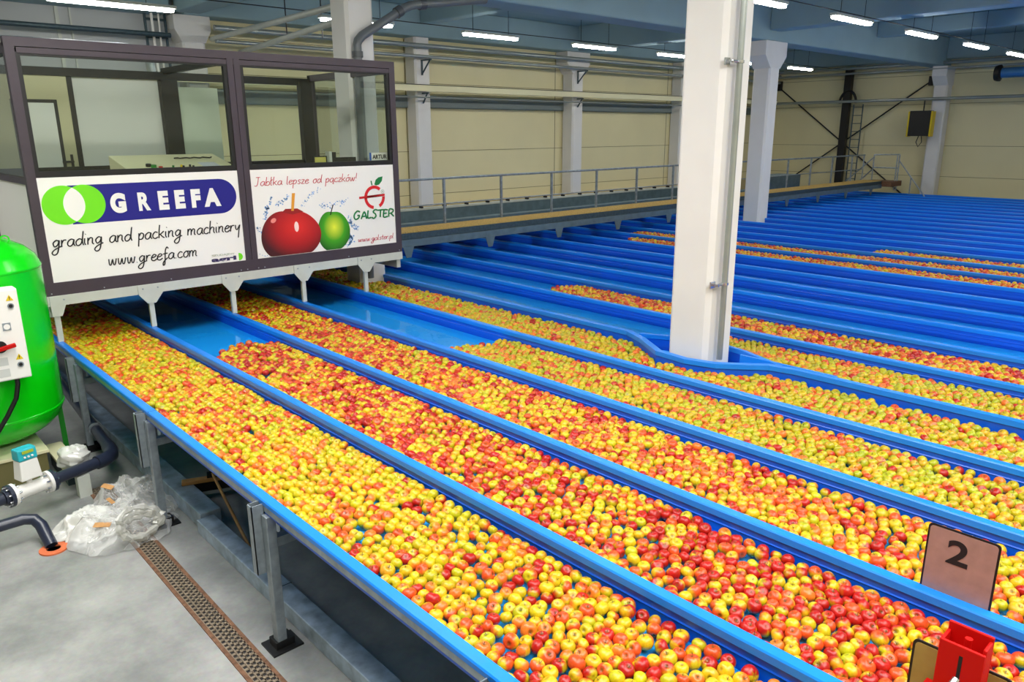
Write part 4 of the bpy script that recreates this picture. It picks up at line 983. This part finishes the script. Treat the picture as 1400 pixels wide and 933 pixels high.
pipe([(-16.2, 28.3, 4.10), (5, 28.3, 4.10)], .05, 'single pipe at mid height along the right wall')
# cross bracing and ladder column
t = thing('wall_bracing', (-13, 28.8, 1), 'crossed dark steel rods bracing the far corner wall', 'bracing')
MB().tube([(-15.9, 28.82, 4.75), (-10.6, 28.82, .75)], .025, 8).build('brace_rod', 'ink', t); MB().tube([(-10.25, 28.78, 4.72), (-15.3, 28.78, 1.1)], .025, 8).build('brace_rod', 'ink', t)
MB().box(-16.0, -15.75, 28.75, 28.88, 4.6, 4.95).box(-10.35, -10.15, 28.7, 28.85, 4.55, 4.85).build('gusset_plate', 'ink', t)
t = thing('caged_ladder', (-12.8, 28.6, 1), 'black steel post with narrow ladder against the far wall', 'ladder')
MB().box(-13.15, -12.9, 28.5, 28.7, .9, 5.3).build('steel_post', 'black', t)
b = MB()
for x in (-12.75, -12.42): b.tube([(x, 28.6, .9), (x, 28.6, 4.0)], .022, 8)
for z in np.arange(1.1, 4.0, .28): b.tube([(-12.75, 28.6, z), (-12.42, 28.6, z)], .014, 6)
b.build('ladder_rungs', 'walkd', t)
MB().tube([(-13.2+.3*(1-math.cos(a))-.05, 28.5, 4.05+.42*math.sin(a)) for a in np.linspace(0, PI, 14)], .045, 8).build('cable_loop', 'black', t)
# heater
t = thing('fan_heater', (-10.2, 28.2, 2.9), 'black fan heater with yellow sides hanging on the far wall column', 'heater')
MB().box(-10.56, -9.90, 28.02, 28.30, 2.90, 3.72).build('fan_grille', 'black', t, bevel=.01)
for x0, x1 in ((-10.62, -10.56), (-9.90, -9.84)): MB().box(x0, x1, 28.04, 28.32, 2.88, 3.70).build('side_cover', 'yellow', t, bevel=.01)
MB().tube([(-10.2, 28.2, 3.72), (-10.2, 28.2, 4.05)], .02, 8).build('hanger', 'ink', t)
MB().tube([(-10.15, 28.15, 2.9), (-10.1, 28.1, 2.7), (-10.2, 28.1, 2.55), (-10.28, 28.1, 2.7), (-10.22, 28.1, 2.9)], .015, 8).build('hose', 'ink', t)
t = thing('air_duct', (-7, 27.2, 4.6), 'blue-grey round air duct with dark open end at the upper right', 'duct')
MB().tube([(-7.75, 27.2, 4.74), (5, 27.2, 4.74)], .15, 24).build('duct_tube', mat('duct_blue', (70, 120, 170), .3, .5), t, smooth=True)
MB().lathe([(.21, -.08), (.24, 0), (.24, .06), (.15, .1)], (-7.85, 27.2, 4.74), 32, 'x').build('duct_mouth', 'black', t)
# services above the cabin at the top left
tag(MB().tube([(-12.0, -1, 4.27), (-12.0, 3.7, 4.27), (-12.0, 3.9, 4.25), (-12.0, 4.0, 4.15), (-12.02, 4.02, 3.95)], .062, 16).build('foil_duct', 'foil', smooth=True), 'silver flexible foil duct running behind the top of the cabin', 'duct')
tag(MB().tube([(-15.9, -1, 4.93), (-15.9, 5.75, 4.93)], .045, 12).build('dark_pipe', 'walkd', smooth=True), 'dark pipe along the grey wall above the cabin', 'pipe')
t = thing('cable_ladder', (-16.1, 5.6, 3), 'vertical cable ladder on the grey wall beside the stepped column', 'cable ladder')
b = MB()
for y in (5.38, 5.75): b.box(-16.12, -16.08, y-.02, y+.02, 3.5, 5.9)
for z in np.arange(3.6, 5.9, .32): b.box(-16.12, -16.08, 5.38, 5.75, z, z+.04)
b.build('ladder_frame', 'walkd', t)
MB().tube([(-16.04, 5.5, 3.5), (-16.04, 5.48, 5.9)], .025, 8).tube([(-16.04, 5.60, 3.5), (-16.04, 5.62, 5.9)], .018, 8).build('cable', 'white', t)
tag(MB().box(-16.28, -16.26, 3.9, 3.96, 3.0, 5.9).box(-16.28, -16.26, 4.13, 4.16, 3.0, 5.9).build('wall_conduit', 'steel_paint'), 'pair of thin conduits on the grey wall at top left', 'conduit')
for i, (y, z) in enumerate(((6.55, 4.92), (7.1, 4.70))):
    tag(MB().tube([(-15.9, y, z-.0), (-10.28, 6.30-.06*i, z)], .05, 12).build('pale_pipe', 'steel_paint', smooth=True), '%s pale pipe slanting up to the column above the cabin' % ('upper' if i == 0 else 'lower'), 'pipe', 'pale pipes above the cabin')
for i, (x, y) in enumerate(((-14, 7.2), (-13.4, 7.6), (-12.9, 8.0))):
    tag(MB().tube([(x, y, 4.8), (x, y, 5.99)], .012, 6).build('hanger_rod', 'ink', smooth=True), 'thin hanging rod above the cabin, %s from the left' % ORD[i+1], 'rod', 'hanging rods')

# ------------------------------------------------------------------ number plates and red clamp on the dividers
def plate(x0, x1, y, z0, z1, m, label):
    t = thing('number_plate', ((x0+x1)/2, y, 1.0), label, 'sign', 'number plates on the dividers')
    r_ = .02
    def rr_(x0, x1, z0, z1, r_):
        return [(x0, z0), (x1, z0)]+[(x1-r_+r_*math.cos(a), z1-r_+r_*math.sin(a)) for a in np.linspace(0, PI/2, 6)]+[(x0+r_-r_*math.sin(a), z1-r_+r_*math.cos(a)) for a in np.linspace(0, PI/2, 6)]
    MB().py(rr_(x0, x1, z0, z1, r_), y-.002, y+.004).build('backing', 'black', t)
    MB().py(rr_(x0+.009, x1-.009, z0, z1-.009, r_*.8), y-.0035, y-.002).build('face', m, t)
    return t
p2 = plate(-1.035, -.735, 3.60, 1.0, 1.33, 'pinkgrey', 'brownish plate with black number 2 standing on the third divider')
cu = bpy.data.curves.new('number', 'FONT'); cu.body = '2'; cu.size = .165; cu.extrude = .001; cu.offset = .004
o = bpy.data.objects.new('number', cu); C.objects.link(o); cu.materials.append(M['ink']); o.parent = p2; o.rotation_euler = (PI/2, 0, 0)
o.location = (-.945-(-.885), 3.5955-3.60, 1.165-1.0); o.scale = (1.15, 1, 1); to_mesh(o)
plate(-.755, -.44, 2.655, 1.0, 1.335, 'tan', 'tan plate half hidden behind the red clamp at the bottom right')
t = thing('red_clamp', (-.57, 2.60, 1.0), 'red plastic clamp with grey bolt in the bottom right corner', 'clamp')
x0, x1, y0, y1 = -.648, -.51, 2.55, 2.64
b = MB(); th = .012
b.box(x0, x1, y0, y0+th, 1.0, 1.445); b.box(x0, x1, y1-th, y1, 1.0, 1.475); b.box(x0, x0+th, y0+th, y1-th, 1.0, 1.445); b.box(x1-th, x1, y0+th, y1-th, 1.0, 1.46); b.box(x0+th, x1-th, y0+th, y1-th, 1.0, 1.38)
b.build('clamp_body', 'red', t, bevel=.004)
MB().box(-.583, -.572, y0-.001, y0+.004, 1.31, 1.41).build('slot', 'black', t)
MB().tube([(-.575, 2.60, 1.38), (-.575, 2.60, 1.455)], .012, 12).build('peg', 'red', t)
MB().tube([(-.578, 2.545, 1.325), (-.60, 2.45, 1.235)], [.012, .022], 14).build('bolt', 'chrome', t, smooth=True)
MB().box(x0-.04, x0, y0+.01, y1-.01, 1.0, 1.22).build('side_lug', 'red', t, bevel=.004)
